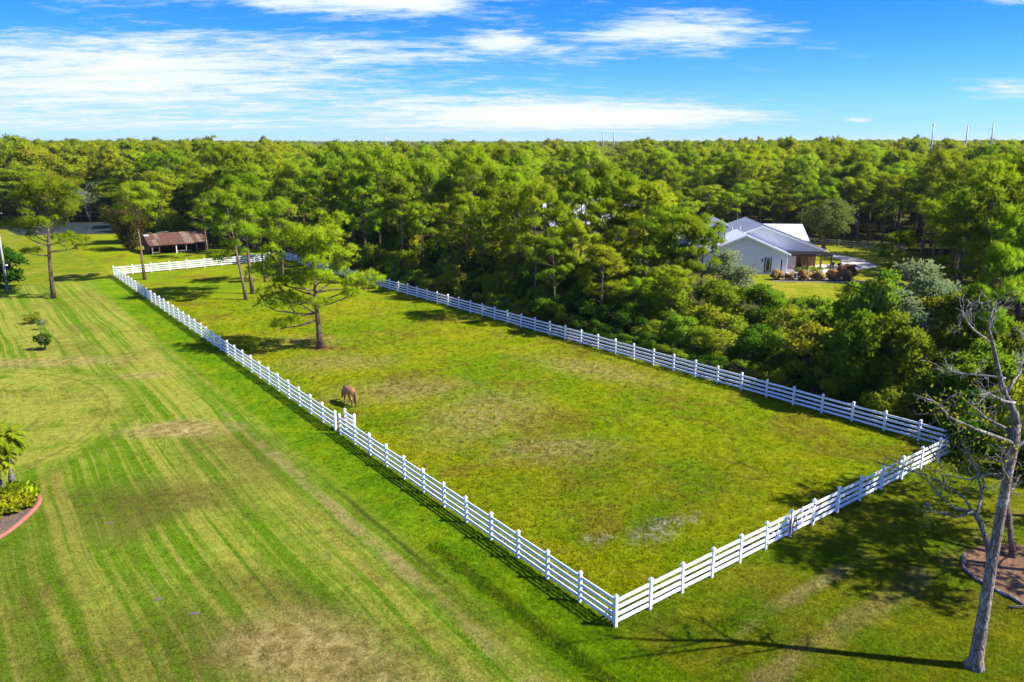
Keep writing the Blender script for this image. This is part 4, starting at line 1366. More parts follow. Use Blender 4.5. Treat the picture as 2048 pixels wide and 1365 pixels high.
for i in range(19):
    q = MB(); q.box((.1 + i * .37, 3.25, 2.64), (.09, 3.6, .16)); q.build('rafter', M['dark'], pg)
for x in (.12, 3.1, 6.75):
    q = MB(); q.box((x, 1.75, 1.2), (.16, .16, 2.4)); q.build('post', M['dark'], pg)
q = MB(); q.slab([(-1.2, -4.2, .05), (8.2, -4.2, .05), (8.2, 4.8, .05), (.15, 4.8, .05), (.15, -.15, .05), (-1.2, -.15, .05)], .08)
tag(q.build('patio', M['concrete'], None, (39.0, 112.5, 0), R(-5.1)), 'pale paved terrace in front of the house porch', kind='structure')


def hw(x, y):
    a_ = R(-5.1)
    return 39.0 + x * cos(a_) - y * sin(a_), 112.5 + x * sin(a_) + y * cos(a_)


q = MB(); q.slab([(-3.0, -6.3, .03), (8.3, -6.3, .03), (9.2, -4.9, .03), (8.6, -4.25, .03), (-3.0, -4.25, .03)], .06)
tag(q.build('flower_bed', M['mulch'], None, (39.0, 112.5, 0), R(-5.1)), 'dark mulched bed with dry grasses along the terrace', kind='structure')
q = MB()
ed = [(-3.1, -6.4, 0), (8.4, -6.4, 0), (9.3, -5.0, 0)]
for a_, b_ in zip(ed[:-1], ed[1:]):
    q.box(((a_[0] + b_[0]) / 2, (a_[1] + b_[1]) / 2, .05), (sqrt((b_[0] - a_[0]) ** 2 + (b_[1] - a_[1]) ** 2), .14, .12), atan2(b_[1] - a_[1], b_[0] - a_[0]))
tag(q.build('bed_edging', M['concrete'], None, (39.0, 112.5, 0), R(-5.1)), 'pale concrete edging along the front of the terrace bed', 'edging')
for (x, y), lab in zip(((37.5, 109.9), (40.45, 108.3), (43.7, 107.4)), ('left of three dark free standing posts by the terrace', 'middle of three dark free standing posts by the terrace', 'right of three dark free standing posts by the terrace')):
    q = MB(); q.box((0, 0, 1.2), (.14, .14, 2.5)); q.box((0, 0, 2.47), (.18, .18, .06))
    tag(q.build('light_post', M['dark'], None, (x, y, 0)), lab, 'post')
plume = broad('fountain_grass', 350, 1.25, .72, 16, 90, .34, .02, ('plume', 'plume'), tr=.02, stems=2, sides=4)
labs = ['leftmost tan ornamental grass clump, by the side door', 'tan grass clump just left of the white planters', 'tan grass clump in front of the left planter', 'tan grass clump in front of the right planter', 'tan grass clump left of the right dark post', 'tan grass clump at the right end of the terrace bed', 'larger tan grass clump behind the right dark post']
for (x, y, s_), lab in zip(((-2.2, -4.9, 1), (-.6, -5.3, .85), (1.2, -5.4, 1.1), (3.1, -5.4, 1.05), (5.0, -5.3, 1.15), (6.9, -5.0, 1.1), (7.4, -3.6, 1.5)), labs):
    X_, Y_ = hw(x, y)
    plant('ornamental_grass', plume, X_, Y_, lab, 'grass clump', 'dry grasses along the terrace', sc=s_, parts=('stems', 'blades'))['kind'] = 'thing'
herb = broad('planter_herbs', 355, .9, .6, 14, 46, .14, .05, ('bark_grey', 'leaf'), tr=.02, stems=3, sides=4)
for i, (x, y) in enumerate(((1.4, -3.3), (3.5, -3.0))):
    X_, Y_ = hw(x, y)
    t = empty('raised_planter', (X_, Y_, 0), R(-5))
    tag(t, ('left', 'right')[i] + ' white raised planter box on the terrace', 'planter', 'white planters on the terrace')
    q = MB(); q.box((0, 0, .43), (1.7, .6, .55)); q.build('box', M['trim'], t)
    for sx in (-.85, .85):
        for sy in (-.3, .3):
            q = MB(); q.box((sx, sy, .38), (.09, .09, .76)); q.build('leg', M['dark'], t)
    q = MB(); q.box((0, -.31, .73), (1.7, .05, .06)); q.build('rail', M['dark'], t)
    for j, dx_ in enumerate((-.5, .4)):
        pl = plant('potted_plant', herb, X_ + dx_, Y_, ('leafy plant in the left half of the ', 'leafy plant in the right half of the ')[j] + ('left', 'right')[i] + ' white planter', 'plant', sc=.95, parts=('stems', 'leaves'))
        pl.location.z = .66
potm = MB(); potm.lathe((0, 0, 0), [(.16, 0), (.26, .10), (.30, .36), (.33, .42), (.28, .42), (.24, .36), (0, .34)], 12)
POT = potm.mesh('pot', M['teal']); potm2 = potm.mesh('pot_dark', M['black'])
for (x, y), lab, me in (((-.5, -2.6), 'teal pot beside the left dark post', POT), ((3.2, -4.0), 'teal pot in front of the planters by the middle dark post', POT)):
    X_, Y_ = hw(x, y)
    tag(inst('plant_pot', me, None, (X_, Y_, .05)), lab, 'pot')
ll = [(47.6, 118.6), (50.3, 115.9)]
q = MB(); q.box(((ll[0][0] + ll[1][0]) / 2, (ll[0][1] + ll[1][1]) / 2, .22), (4.2, .45, .45), atan2(-2.7, 2.7))
tag(q.build('low_wall', M['white']), 'low white wall between the terrace lawn and the drive', 'wall')
for i, s_ in enumerate((.16, .42, .72, .97)):
    x = ll[0][0] + (ll[1][0] - ll[0][0]) * s_; y = ll[0][1] + (ll[1][1] - ll[0][1]) * s_
    tag(inst('plant_pot', potm2, None, (x, y, .445)), ('first', 'second', 'third', 'last')[i] + ' dark pot from the left along the low white wall', 'pot', 'dark pots on the low wall')
# rail fence behind the house
f = empty('rail_fence', (53.0, 149.6, 0))
tag(f, 'pale grey three rail wooden fence behind the oak', 'fence')
pts = split((53.0, 149.6), (66.5, 134.5), 7)
pm_ = MB(); pm_.box((0, 0, .62), (.16, .16, 1.3)); PP = pm_.mesh('wood_post', M['bark_pale'])
rm_ = MB(); rm_.box((.5, 0, 0), (1, .05, .14)); RP = rm_.mesh('wood_rail', M['bark_pale'])
for i, p_ in enumerate(pts):
    inst('post', PP, f, (p_[0] - 53.0, p_[1] - 149.6, 0), (0, 0, .4))
    if i:
        a_ = pts[i - 1]; an = atan2(p_[1] - a_[1], p_[0] - a_[0]); L_ = sqrt((p_[0] - a_[0]) ** 2 + (p_[1] - a_[1]) ** 2)
        for z in (.35, .75, 1.12):
            inst('rail', RP, f, (a_[0] - 53.0 + .06 * cos(an), a_[1] - 149.6 + .06 * sin(an), z), (0, 0, an), (L_ - .12, 1, 1))

# white barn glimpsed through the pines, and the roofs behind
B_ = empty('white_barn', (23.5, 150.5, 0), R(90))
tag(B_, 'large white barn with pale metal roof seen through the pine clump', 'barn')
gable(B_, 0, 11, 0, 17, 4.3, 7.6, 'roof_white', oh=.6)
for i in range(4):
    q = MB(); q.box((-.05, 2.4 + i * 4.0, 1.6), (.1, 2.2, 3.2)); dr = q.build('stall_door', M['dark'], B_)
q = MB(); q.slab([(-.65, -.3, 4.0), (-.65, 17.3, 4.0), (-3.4, 17.3, 3.2), (-3.4, -.3, 3.2)][::-1], .1); q.build('lean_to_roof', M['roof_white'], B_)
for i in range(6):
    q = MB(); q.box((-3.2, .2 + i * 3.3, 1.6), (.22, .22, 3.1)); q.build('column', M['trim'], B_)
for (x, y, wd, dp, e_, a_, lab) in ((9.4, 232, 7.5, 10, 6.0, 8.2, 'white roofed building far behind the white barn, on the left'), (25.0, 236, 6, 9, 6.2, 8.4, 'pale roof peeping over the pines right of the far white building')):
    o = empty('outbuilding', (x, y, 0), R(3))
    tag(o, lab, 'building')
    gable(o, 0, wd, 0, dp, e_, a_, 'roof_white', oh=.4)

# ------------------------------------------------------------------ rusty barn
bn = empty('rusty_barn', (-60.2, 132.4, 0), atan2(.57, .82))
tag(bn, 'low red board barn with rusted sloping roof and open front by the back fence', 'barn')
Lb, Db = 8.8, 6.0
def rz_(y):     # roof height along the depth, low at the front
    return 1.72 + min(y, 4.4) * .30 - max(0, y - 4.4) * .22
n_ = 13
for i in range(n_):
    x0, x1 = -.35 + i * (Lb + .7) / n_, -.35 + (i + 1) * (Lb + .7) / n_ + .05
    dz_ = rnd.uniform(-.02, .03); mt = 'rust_pale' if i in (8, 9, 11) else 'rust'
    for ya, yb in ((-.55, 2.0), (1.9, 4.4), (4.4, 6.4)):
        q = MB(); up_ = .03 if ya == 1.9 else 0
        q.slab([(x0, ya, rz_(ya) + dz_ + up_), (x1, ya, rz_(ya) + dz_ + up_ + .02), (x1, yb, rz_(yb) + dz_ + up_ + .02), (x0, yb, rz_(yb) + dz_ + up_)], .035)
        q.build('roof_sheet', M[mt if rnd.random() > .12 else 'rust_pale'], bn)
q = MB(); q.slab([(-.3, 3.4, rz_(3.4) + .09), (.5, 3.4, rz_(3.4) + .09), (.5, 3.9, rz_(3.9) + .09), (-.3, 3.9, rz_(3.9) + .09)], .03); q.build('roof_sheet', M['tin'], bn)
q = MB(); q.slab([(2.2, 5.2, 3.15), (4.0, 5.2, 3.2), (4.0, 6.3, 2.95), (2.2, 6.3, 2.9)], .04); q.build('loose_sheet', M['tin'], bn)
for i in range(16):                                     # side wall boards
    y0 = 1.5 + i * .28
    q = MB(); hgt = rz_(y0 + .14) - .06 + rnd.uniform(-.03, .02)
    q.box((rnd.uniform(-.012, .012), y0 + .14, hgt / 2), (.04, .265, hgt)); q.build('board', M['red_wood'], bn)
for i in range(30):
    x0 = i * Lb / 30
    q = MB(); q.box((x0 + .147, Db + rnd.uniform(-.01, .01), (rz_(Db) - .05) / 2), (.275, .04, rz_(Db) - .05)); q.build('board', M['red_wood'], bn)
q = MB(); q.box((Lb - .02, 3.2, 1.1), (.05, 5.5, 2.1)); q.build('end_wall', M['red_wood'], bn)
q = MB(); q.box((Lb * .62, -.42, 1.55), (Lb * .74, .04, .30)); q.build('fascia', M['red_wood'], bn)
for x, mt in ((.1, 'grey_wood'), (1.2, 'red_wood'), (3.9, 'trim'), (5.5, 'grey_wood'), (7.2, 'grey_wood'), (8.6, 'grey_wood')):
    q = MB(); q.box((x, -.3, .80), (.13, .13, 1.62)); q.build('post', M[mt], bn)
for x0, x1 in ((.2, 1.2), (4.0, 6.4)):
    q = MB(); q.box(((x0 + x1) / 2, -.22, .38), (x1 - x0, .05, .12)); q.build('rail', M['grey_wood'], bn)

# ------------------------------------------------------------------ poles
t = empty('utility_pole', (-64.6, 100.3, 0))
tag(t, 'pale grey utility pole at the left edge of the lawn', 'pole')
q = MB(); q.tube([(0, 0, -.2), (0, 0, 5), (0, 0, 10.2)], [.17, .14, .11], 10); q.build('pole', M['pole_wood'], t, smooth=True)
q = MB(); q.tube([(.1, -.05, 3.1), (.35, -.1, 3.2)], .03, 5); q.box((.45, -.12, 3.2), (.24, .18, .14), taper=.7); q.build('lamp', M['trim'], t)
q = MB(); q.box((.17, -.10, .75), (.22, .16, .5)); q.build('meter_box', M['teal'], t)
q = MB(); q.box((0, 0, 9.7), (1.6, .1, .12)); q.build('crossarm', M['pole_wood'], t)


def steel_pole(x, y, h, label, r0=.48, arms=(), rz=0):
    t = empty('transmission_pole', (x, y, 0), rz)
    tag(t, label, 'pole', 'steel transmission poles')
    q = MB(); q.tube([(0, 0, -.3), (0, 0, h * .5), (0, 0, h)], [r0, r0 * .78, r0 * .52], 10); q.build('pole', M['steel'], t, smooth=True)
    q = MB(); q.tube([(0, 0, h), (0, 0, h + .5)], [.12, .05], 6); q.build('pole_tip', M['steel'], t)
    for z, s_ in arms:
        q = MB(); q.tube([(0, 0, h - z), (s_ * .7, 0, h - z + .12), (s_, 0, h - z + .4)], [.16, .12, .07], 6); a_ = q.build('crossarm', M['steel'], t)
        q = MB(); q.lathe((s_, 0, h - z - .35), [(.05, 0), (.14, .1), (.07, .2), (.14, .3), (.07, .4), (.12, .55), (.03, .7)], 7); q.build('insulator', M['dark'], a_)
    return t


steel_pole(204.9, 400, 26.5, 'left one of the three big steel poles on the right skyline', .52, ((.6, -.8),))
steel_pole(224.4, 405, 26.1, 'middle one of the three big steel poles on the right skyline', .55, ((.7, .8),))
steel_pole(242.7, 415, 27.3, 'right one of the three big steel poles on the right skyline', .52, ((3.1, -2.0),))
steel_pole(98.3, 888, 26.9, 'plain left pole of the steel pair above the centre of the woods', 1.0)
steel_pole(114.2, 920, 28.3, 'right pole with two arms of the steel pair above the centre of the woods', .95, ((6.5, -5.0), (12.5, -5.0)))
steel_pole(-146.4, 950, 24.7, 'nearest pole of the row above the woods left of centre', 1.1)
steel_pole(-137.3, 1100, 25.6, 'second pole of the row above the woods left of centre', 1.0)
steel_pole(-122.0, 1200, 27.7, 'third pole of the row left of centre, with an arm', 1.0, ((3.2, -5.5),))
steel_pole(-379, 1600, 28.0, 'distant pole with an arm on the left skyline', .75, ((2.5, -6),))
steel_pole(-515, 2000, 30.3, 'more distant pole left of the armed one on the skyline', .8)
steel_pole(-705, 2500, 33.3, 'far faint pole on the left skyline', .85)
steel_pole(-987, 3000, 31.0, 'farthest faint pole near the left of the skyline', .9)
steel_pole(354, 1900, 32.0, 'faint distant pole on the skyline right of centre', .8, ((5, 4),))
for i, (z, dy_) in enumerate(((20.0, 0), (17.2, 2), (15.8, 4))):
    q = MB()
    a_ = np.array((205.0, 401.5 + dy_, z)); b_ = np.array((420.0, 475.0 + dy_, z + 1.0))
    path = [a_ + (b_ - a_) * s_ - np.array((0, 0, 4.0 * s_ * (1 - s_) * 2.0)) for s_ in np.linspace(0, 1, 9)]
    q.tube(path, .045, 4)
    tag(q.build('power_line', M['wire']), ('highest', 'middle', 'lowest')[i] + ' sagging power line beside the three steel poles', 'power line')

# ------------------------------------------------------------------ dead tree on the right
sn = empty('bare_tree', (16.78, 25.05, 0))
tag(sn, 'tall dying tree with mostly bare grey limbs in the right foreground', 'tree')
def loc(pts): return [(p_[0] - 16.78, p_[1] - 25.05, p_[2]) for p_ in pts]
q = MB()
q.tube(loc([(16.72, 25.05, -.2), (16.77, 25.05, .35), (16.78, 25.06, 2.0), (16.80, 25.1, 4.12), (16.87, 25.15, 6.0), (16.92, 25.2, 7.5), (16.99, 25.2, 8.6), (16.93, 25.2, 9.3)]), [.44, .245, .205, .178, .162, .152, .145, .14], 14)
q.build('trunk', M['bark_snag'], sn, smooth=True)
q = MB()
q.tube(loc([(16.94, 25.2, 9.2), (16.80, 25.2, 9.7), (16.36, 25.1, 10.3), (16.12, 25.05, 10.75), (15.92, 25, 11.2), (15.6, 24.95, 12.05), (15.40, 25, 12.6), (15.42, 25.05, 12.9), (15.55, 25.15, 13.3)]), [.14, .125, .10, .085, .085, .062, .05, .03, .015], 10)
q.build('upper_trunk', M['bark_grey'], sn, smooth=True)
limbs = [([(17.05, 25.2, 8.55), (16.09, 24.9, 8.96), (15.13, 24.6, 9.35), (14.13, 24.3, 9.84), (13.57, 24.0, 10.33), (13.16, 23.7, 10.63)], .105),
         ([(16.9, 25.2, 8.97), (16.56, 25.6, 9.11), (16.39, 26.0, 9.18), (16.24, 26.4, 9.41), (15.9, 26.8, 9.7)], .10),
         ([(16.77, 25.2, 10.03), (16.22, 24.9, 10.18), (15.58, 24.6, 10.49), (15.02, 24.3, 10.77)], .075),
         ([(16.27, 25.1, 10.90), (15.84, 25.4, 10.91), (15.58, 25.7, 10.85), (15.28, 26.0, 10.82), (14.6, 26.2, 10.95)], .06),
         ([(16.36, 25.1, 10.30), (16.67, 25.3, 10.76), (16.96, 25.5, 10.97), (17.11, 25.7, 11.2), (17.29, 25.9, 11.41), (17.5, 26.1, 12.1)], .08),
         ([(15.6, 25.0, 12.1), (14.78, 24.8, 12.63), (14.37, 24.6, 13.01), (14.14, 24.4, 13.33)], .06),
         ([(15.41, 25.0, 12.55), (15.53, 25.1, 12.85), (15.64, 25.2, 13.13), (15.7, 25.3, 13.5)], .04),
         ([(16.93, 25.1, 7.3), (16.47, 24.8, 7.8), (16.1, 24.5, 8.37), (15.72, 24.2, 8.62)], .07),
         ([(16.86, 25.1, 7.45), (16.6, 25.6, 7.30), (16.2, 26.1, 6.86), (15.6, 26.6, 6.83), (15.0, 27.1, 7.0)], .065),
         ([(16.95, 25.2, 8.2), (17.6, 25.5, 8.7), (18.3, 25.7, 9.0), (18.9, 25.8, 9.6)], .08),
         ([(16.9, 25.15, 6.4), (17.4, 25.6, 6.6), (17.9, 26.0, 7.1)], .06)]
r3 = np.random.default_rng(77)
Lf = Leaves()
for pts, r0 in limbs:
    q = MB()
    n_ = len(pts)
    lp = [np.array(p_) for p_ in loc(pts)]
    r0 *= .70
    q.tube(lp, [r0 * (1 - .72 * i / (n_ - 1)) for i in range(n_)], 7)
    for j in range(14):
        s_ = r3.uniform(.25, 1.0) * (n_ - 1); ii = min(int(s_), n_ - 2)
        b_ = lp[ii] + (lp[ii + 1] - lp[ii]) * (s_ - ii)
        d_ = nz(lp[ii + 1] - lp[ii] + r3.normal(size=3) * .25)
        tw = [b_]
        dd = nz(d_ + r3.normal(size=3) * .8 + np.array((0, 0, .25)))
        for m_ in range(3):
            dd = nz(dd + r3.normal(size=3) * .35 + np.array((0, 0, .08))); tw.append(tw[-1] + dd * r3.uniform(.14, .30))
        q.tube(tw, [r0 * .26, r0 * .2, r0 * .14, .006], 4, cap=False)
        for m_ in (2, 3):
            e_ = tw[m_]; d2 = nz(dd + r3.normal(size=3) * .9)
            q.tube([e_, e_ + d2 * .16, e_ + nz(d2 + r3.normal(size=3) * .5) * .30], [.011, .008, .004], 3, cap=False)
    q.build('branch', M['bark_pale' if pts[0][2] > 10 else 'bark_grey'], sn, smooth=True)
for c_ in ((13.6, 24.0, 10.2), (14.2, 24.3, 10.1), (15.6, 25.2, 12.3), (14.8, 24.4, 9.8), (16.0, 26.3, 9.7), (15.4, 26.6, 7.0), (17.9, 25.6, 9.0), (16.0, 24.5, 8.7)):
    n_ = 46
    P_ = np.array((c_[0] - 16.78, c_[1] - 25.05, c_[2])) + r3.normal(size=(n_, 3)) * np.array((.42, .42, .26))
    U = rot_rand(r3, n_); Sd = nz(np.cross(U, rot_rand(r3, n_)))
    n3 = nz(r3.normal(size=(n_, 3)) * .6 + np.array((0, 0, .9))); tt = r3.uniform(.2, 1, n_)
    Lf.tris(P_ - Sd * .04, P_ + Sd * .04, P_ + U * .13, n3, tt)
inst('leaves', Lf.mesh('sparse_leaves', M['leaf_yel']), sn)

t2 = empty('bare_tree', (21.5, 32.2, 0))
tag(t2, 'low leaning tree with thin sparse leafed branches reaching over the fence corner', 'tree')
def loc2(pts): return [np.array((p_[0] - 21.5, p_[1] - 32.2, p_[2])) for p_ in pts]
q = MB(); q.tube(loc2([(21.5, 32.2, -.15), (21.45, 32.3, .5), (21.32, 32.4, 1.02), (21.0, 32.6, 1.9), (20.78, 32.8, 2.29)]), [.17, .14, .125, .11, .10], 9); q.build('trunk', M['bark_grey'], t2, smooth=True)
Lf = Leaves()
for pts, r0 in (([(20.78, 32.9, 2.24), (20.22, 33.5, 2.2), (19.93, 34.1, 2.45), (19.56, 34.7, 3.02), (19.0, 35.5, 3.3), (18.3, 36.3, 3.5)], .075), ([(20.85, 32.9, 2.15), (20.91, 33.8, 2.5), (20.44, 34.7, 2.75), (19.93, 35.6, 2.9), (19.17, 36.5, 2.8), (18.2, 37.2, 2.9)], .07),
                ([(20.96, 32.85, 2.07), (21.68, 33.8, 2.68), (21.88, 34.7, 3.28), (21.94, 35.6, 3.91), (21.8, 36.5, 4.4)], .08), ([(20.78, 32.9, 2.24), (19.84, 32.6, 2.15), (19.06, 32.3, 2.5), (18.3, 32.4, 2.6)], .06),
                ([(21.4, 33.4, 2.4), (22.2, 34.6, 2.9), (22.6, 36.5, 3.4), (22.4, 38.0, 3.6)], .06), ([(20.4, 34.7, 2.75), (20.8, 36.0, 3.3), (20.9, 37.5, 3.6), (20.6, 38.8, 3.6)], .05)):
    q = MB(); lp = loc2(pts); n_ = len(lp)
    q.tube(lp, [r0 * (1 - .75 * i / (n_ - 1)) for i in range(n_)], 6)
    for j in range(13):
        s_ = r3.uniform(.2, 1.0) * (n_ - 1); ii = min(int(s_), n_ - 2)
        b_ = lp[ii] + (lp[ii + 1] - lp[ii]) * (s_ - ii)
        dd = nz(nz(lp[ii + 1] - lp[ii]) + r3.normal(size=3) * .8); tw = [b_]
        for m_ in range(3):
            dd = nz(dd + r3.normal(size=3) * .35); tw.append(tw[-1] + dd * r3.uniform(.18, .36))
        q.tube(tw, [r0 * .28, r0 * .2, r0 * .14, .005], 3, cap=False)
        k_ = 8
        P_ = np.repeat(np.array(tw[1:]), k_, 0) + r3.normal(size=(3 * k_, 3)) * .16
        U = rot_rand(r3, 3 * k_); Sd = nz(np.cross(U, rot_rand(r3, 3 * k_)))
        Lf.tris(P_ - Sd * .032, P_ + Sd * .032, P_ + U * .11, nz(r3.normal(size=(3 * k_, 3)) * .5 + np.array((0, 0, 1))), r3.uniform(.1, 1, 3 * k_))
    q.build('branch', M['bark_grey'], t2, smooth=True)
inst('leaves', Lf.mesh('thin_leaves', M['leaf_yel']), t2)
t3 = empty('slim_tree', (22.9, 32.8, 0))
tag(t3, 'slim dark trunk rising from the mulch bed at the right edge', 'tree')
q = MB(); q.tube([(0, 0, -.1), (0, .5, 1.17), (0, 1, 2.18), (.2, 1.5, 3.45), (.15, 2, 4.6), (.3, 2.3, 6.0)], [.15, .13, .115, .10, .08, .05], 8); q.build('trunk', M['bark'], t3, smooth=True)
cr3 = broad('slim_tree_top', 366, 3.6, 1.6, 12, 110, .15, .1, ('bark_grey', 'leaf'), tr=.03, stems=1, sides=4)
inst('crown', cr3[1], t3, (.3, 2.2, 3.6))

# trees just outside the picture whose shade dapples the near right lawn
for (x, y, sc_, sz_, lab) in ((28.0, 31.0, 1.0, .95, 'pine outside the right edge, shading the lawn'), (30.5, 36.5, 1.0, .95, 'pine outside the right edge beyond the mulch bed')):
    plant('pine_tree', PM[3], x, y, lab, 'tree', None, sc=sc_, sz=sz_)
# mulch bed with its log edging
mb = MB()
mp2 = [(20.95, 33.3), (20.25, 32.4), (20.1, 31.5), (20.28, 30.5), (20.75, 29.6), (21.1, 28.7), (22.2, 27.6), (24.5, 26.6), (28, 27), (28.5, 32), (26.5, 34.0), (24.2, 34.0), (22.6, 34.2)]
mb.slab([(x, y, .035 + .02 * sin(i * 2.1)) for i, (x, y) in enumerate(mp2)], .06)
tag(mb.build('mulch_bed', M['mulch']), 'orange brown mulched bed at the right edge', kind='structure')
el_ = [(20.75, 33.0), (20.1, 31.9), (20.12, 30.9), (20.55, 29.9), (21.0, 28.9)]
ll_ = ['farthest log edging the mulch bed', 'grey log edging the left of the mulch bed', 'log edging the mulch bed behind the bare trunk', 'nearest log edging the mulch bed, right of the bare trunk']
for i in range(4):
    a_, b_ = el_[i], el_[i + 1]
    q = MB(); mid = ((a_[0] + b_[0]) / 2 + rnd.uniform(-.06, .06), (a_[1] + b_[1]) / 2, .09)
    q.tube([(a_[0], a_[1], .08), mid, (b_[0] + (a_[0] - b_[0]) * .06, b_[1] + (a_[1] - b_[1]) * .06, .08)], [.07, .085, .065], 8)
    tag(q.build('log', M['bark_grey'], smooth=True), ll_[i], 'log')
t = empty('brush_pile', (21.9, 28.4, 0))
tag(t, 'pile of dead branches along the front of the mulch bed', 'branches')
for i in range(16):
    q = MB(); x = rnd.uniform(-1.0, 1.4); y = -.25 * x + rnd.uniform(-.25, .25); a_ = rnd.uniform(-.9, .3); L_ = rnd.uniform(.7, 1.7)
    q.tube([(x - cos(a_) * L_ / 2, y - sin(a_) * L_ / 2, rnd.uniform(.03, .10)), (x, y + rnd.uniform(-.08, .08), rnd.uniform(.06, .20)), (x + cos(a_) * L_ / 2, y + sin(a_) * L_ / 2, rnd.uniform(.04, .22))], [.045, .035, .015], 5)
    q.build('stick', M['bark_grey'], t, smooth=True)
q = MB(); q.tube([(0, 0, -.05), (0, 0, .16), (.01, 0, .22)], [.20, .17, .15], 9)
tag(q.build('tree_stump', M['bark_grey'], None, (21.6, 38.0, 0)), 'small grey stump on the grass right of the near fence', 'stump')
q = MB(); q.tube([(0, 0, .05), (.4, -.05, .09), (.75, -.02, .05)], [.05, .06, .04], 7)
tag(q.build('log', M['bark']), 'dark fallen stick lying beside the small grey stump', 'log')

for o in COL.objects:
    if o.get('label') == 'dark fallen stick lying beside the small grey stump':
        o.location = (21.75, 37.3, 0)

# ------------------------------------------------------------------ planting bed bottom left
kp = [(-31, 31.2), (-27.5, 32.2), (-25.4, 33.3), (-24.66, 34.3), (-24.50, 35.3), (-24.52, 36.5), (-24.66, 37.7), (-24.90, 38.6), (-25.32, 39.25), (-25.90, 39.7), (-26.5, 39.95), (-27.2, 39.95), (-28.0, 39.7), (-29.5, 39.3), (-31.0, 39.2)]
mb = MB(); mb.slab([(x, y, .045) for x, y in kp], .06)
tag(mb.build('planting_bed', M['mulch_grey']), 'grey brown mulch inside the terracotta kerb', kind='structure')
# smooth the kerb line
def chaikin(p_, n_=2):
    for _ in range(n_):
        o_ = [p_[0]]
        for a_, b_ in zip(p_[:-1], p_[1:]):
            o_ += [(a_[0] * .75 + b_[0] * .25, a_[1] * .75 + b_[1] * .25), (a_[0] * .25 + b_[0] * .75, a_[1] * .25 + b_[1] * .75)]
        p_ = o_ + [p_[-1]]
    return p_
kk = chaikin(kp, 2)
q = MB(); prev = None
ring_ = []
for i, p_ in enumerate(kk):
    a_ = np.array(kk[max(i - 1, 0)]); b_ = np.array(kk[min(i + 1, len(kk) - 1)])
    tdir = (b_ - a_) / np.linalg.norm(b_ - a_); nn = np.array((-tdir[1], tdir[0]))
    pts = []
    for off, z in ((-.12, -.02), (-.12, .07), (-.06, .12), (.06, .12), (.12, .07), (.12, -.02)):
        pts.append((p_[0] + nn[0] * off, p_[1] + nn[1] * off, z))
    ring_.append(pts)
for i in range(len(ring_) - 1):
    for j in range(5):
        q.quad([ring_[i][j], ring_[i][j + 1], ring_[i + 1][j + 1], ring_[i + 1][j]])
tag(q.build('garden_kerb', M['kerb']), 'curving terracotta kerb round the planting bed at lower left', 'kerb')


def palm(seed, h, r0, fl, nf, lean):
    r4 = np.random.default_rng(seed)
    tk = MB(); tk.tube([(0, 0, -.1), (lean[0] * .4, lean[1] * .4, h * .5), (lean[0], lean[1], h)], [r0 * 1.25, r0, r0 * .95], 10)
    for i in range(10):
        z = h * (i + .5) / 10
        tk.tube([(lean[0] * z / h, lean[1] * z / h, z), (lean[0] * z / h, lean[1] * z / h, z + .05)], [r0 * 1.22 * (1.1 - .1 * z), r0 * 1.05], 10)
    L = Leaves(); rb_ = MB()
    for i in range(nf):
        a_ = i * 2.4 + r4.uniform(-.2, .2); t_ = i / nf
        el0 = 1.25 - 1.6 * t_
        p_ = np.array((lean[0], lean[1], h + .05)); d = np.array((cos(a_) * cos(el0), sin(a_) * cos(el0), sin(el0)))
        pts = [p_]; step = fl / 8
        for m_ in range(8):
            d = nz(d + np.array((0, 0, -.20 - .05 * m_ / 8))); pts.append(pts[-1] + d * step)
        rb_.tube(pts, [.018] * 3 + [.012] * 4 + [.005] * 2, 4, cap=False)
        for m_ in range(1, 9):
            for q_ in range(5):
                f_ = q_ / 5
                b_ = pts[m_ - 1] * (1 - f_) + pts[m_] * f_
                dd = nz(pts[m_] - pts[m_ - 1]); sd_ = nz(np.cross(dd, np.array((0, 0, 1.0))))
                for s_ in (-1, 1):
                    u_ = nz(dd * .7 + s_ * sd_ * .9 + np.array((0, 0, -.25)) + r4.normal(size=3) * .12)
                    l_ = fl * .30 * (1 - .55 * abs(m_ / 8 - .45))
                    w_ = nz(np.cross(u_, np.array((0, 0, 1.0)) + r4.normal(size=3) * .2)) * .034
                    L.tris((b_ - w_)[None], (b_ + w_)[None], (b_ + u_ * l_)[None], nz(np.array((u_[0] * .3, u_[1] * .3, .9)) + r4.normal(size=3) * .2)[None], np.array([np.clip(.75 - t_ * .6 + r4.normal() * .15, 0, 1)]))
    return tk.mesh('palm_trunk', M['bark_pale'], True), L.mesh('palm_fronds', M['leaf_palm']), rb_.mesh('palm_stalks', M['leaf_palm'])


plant('palm_tree', palm(1, 3.1, .15, 1.25, 44, (-.15, .1)), -26.85, 39.6, 'taller small palm in the kerbed planting bed', 'palm', rz=0, parts=('trunk', 'fronds', 'stalks'))
plant('palm_tree', palm(2, 2.1, .15, 1.15, 40, (-.05, -.1)), -27.4, 39.4, 'shorter small palm beside the taller one in the kerbed bed', 'palm', rz=0, parts=('trunk', 'fronds', 'stalks'))
plant('palm_tree', palm(3, 2.5, .12, 1.2, 30, (.1, .1)), -29.0, 39.0, 'small palm at the left edge of the kerbed bed', 'palm', rz=0, parts=('trunk', 'fronds', 'stalks'))
bp_ = broad('bed_plant', 370, .55, .55, 14, 42, .26, .02, ('leaf_bed', 'leaf_bed'), tr=.02, stems=3, sides=4)
spots = [(-25.7, 38.7), (-26.4, 39.1), (-25.5, 37.9), (-26.2, 38.2), (-27.0, 38.4), (-25.9, 37.3), (-26.7, 37.5), (-27.5, 37.7), (-26.3, 36.7), (-27.1, 36.8), (-27.9, 37.0), (-26.9, 36.0), (-28.3, 38.2)]
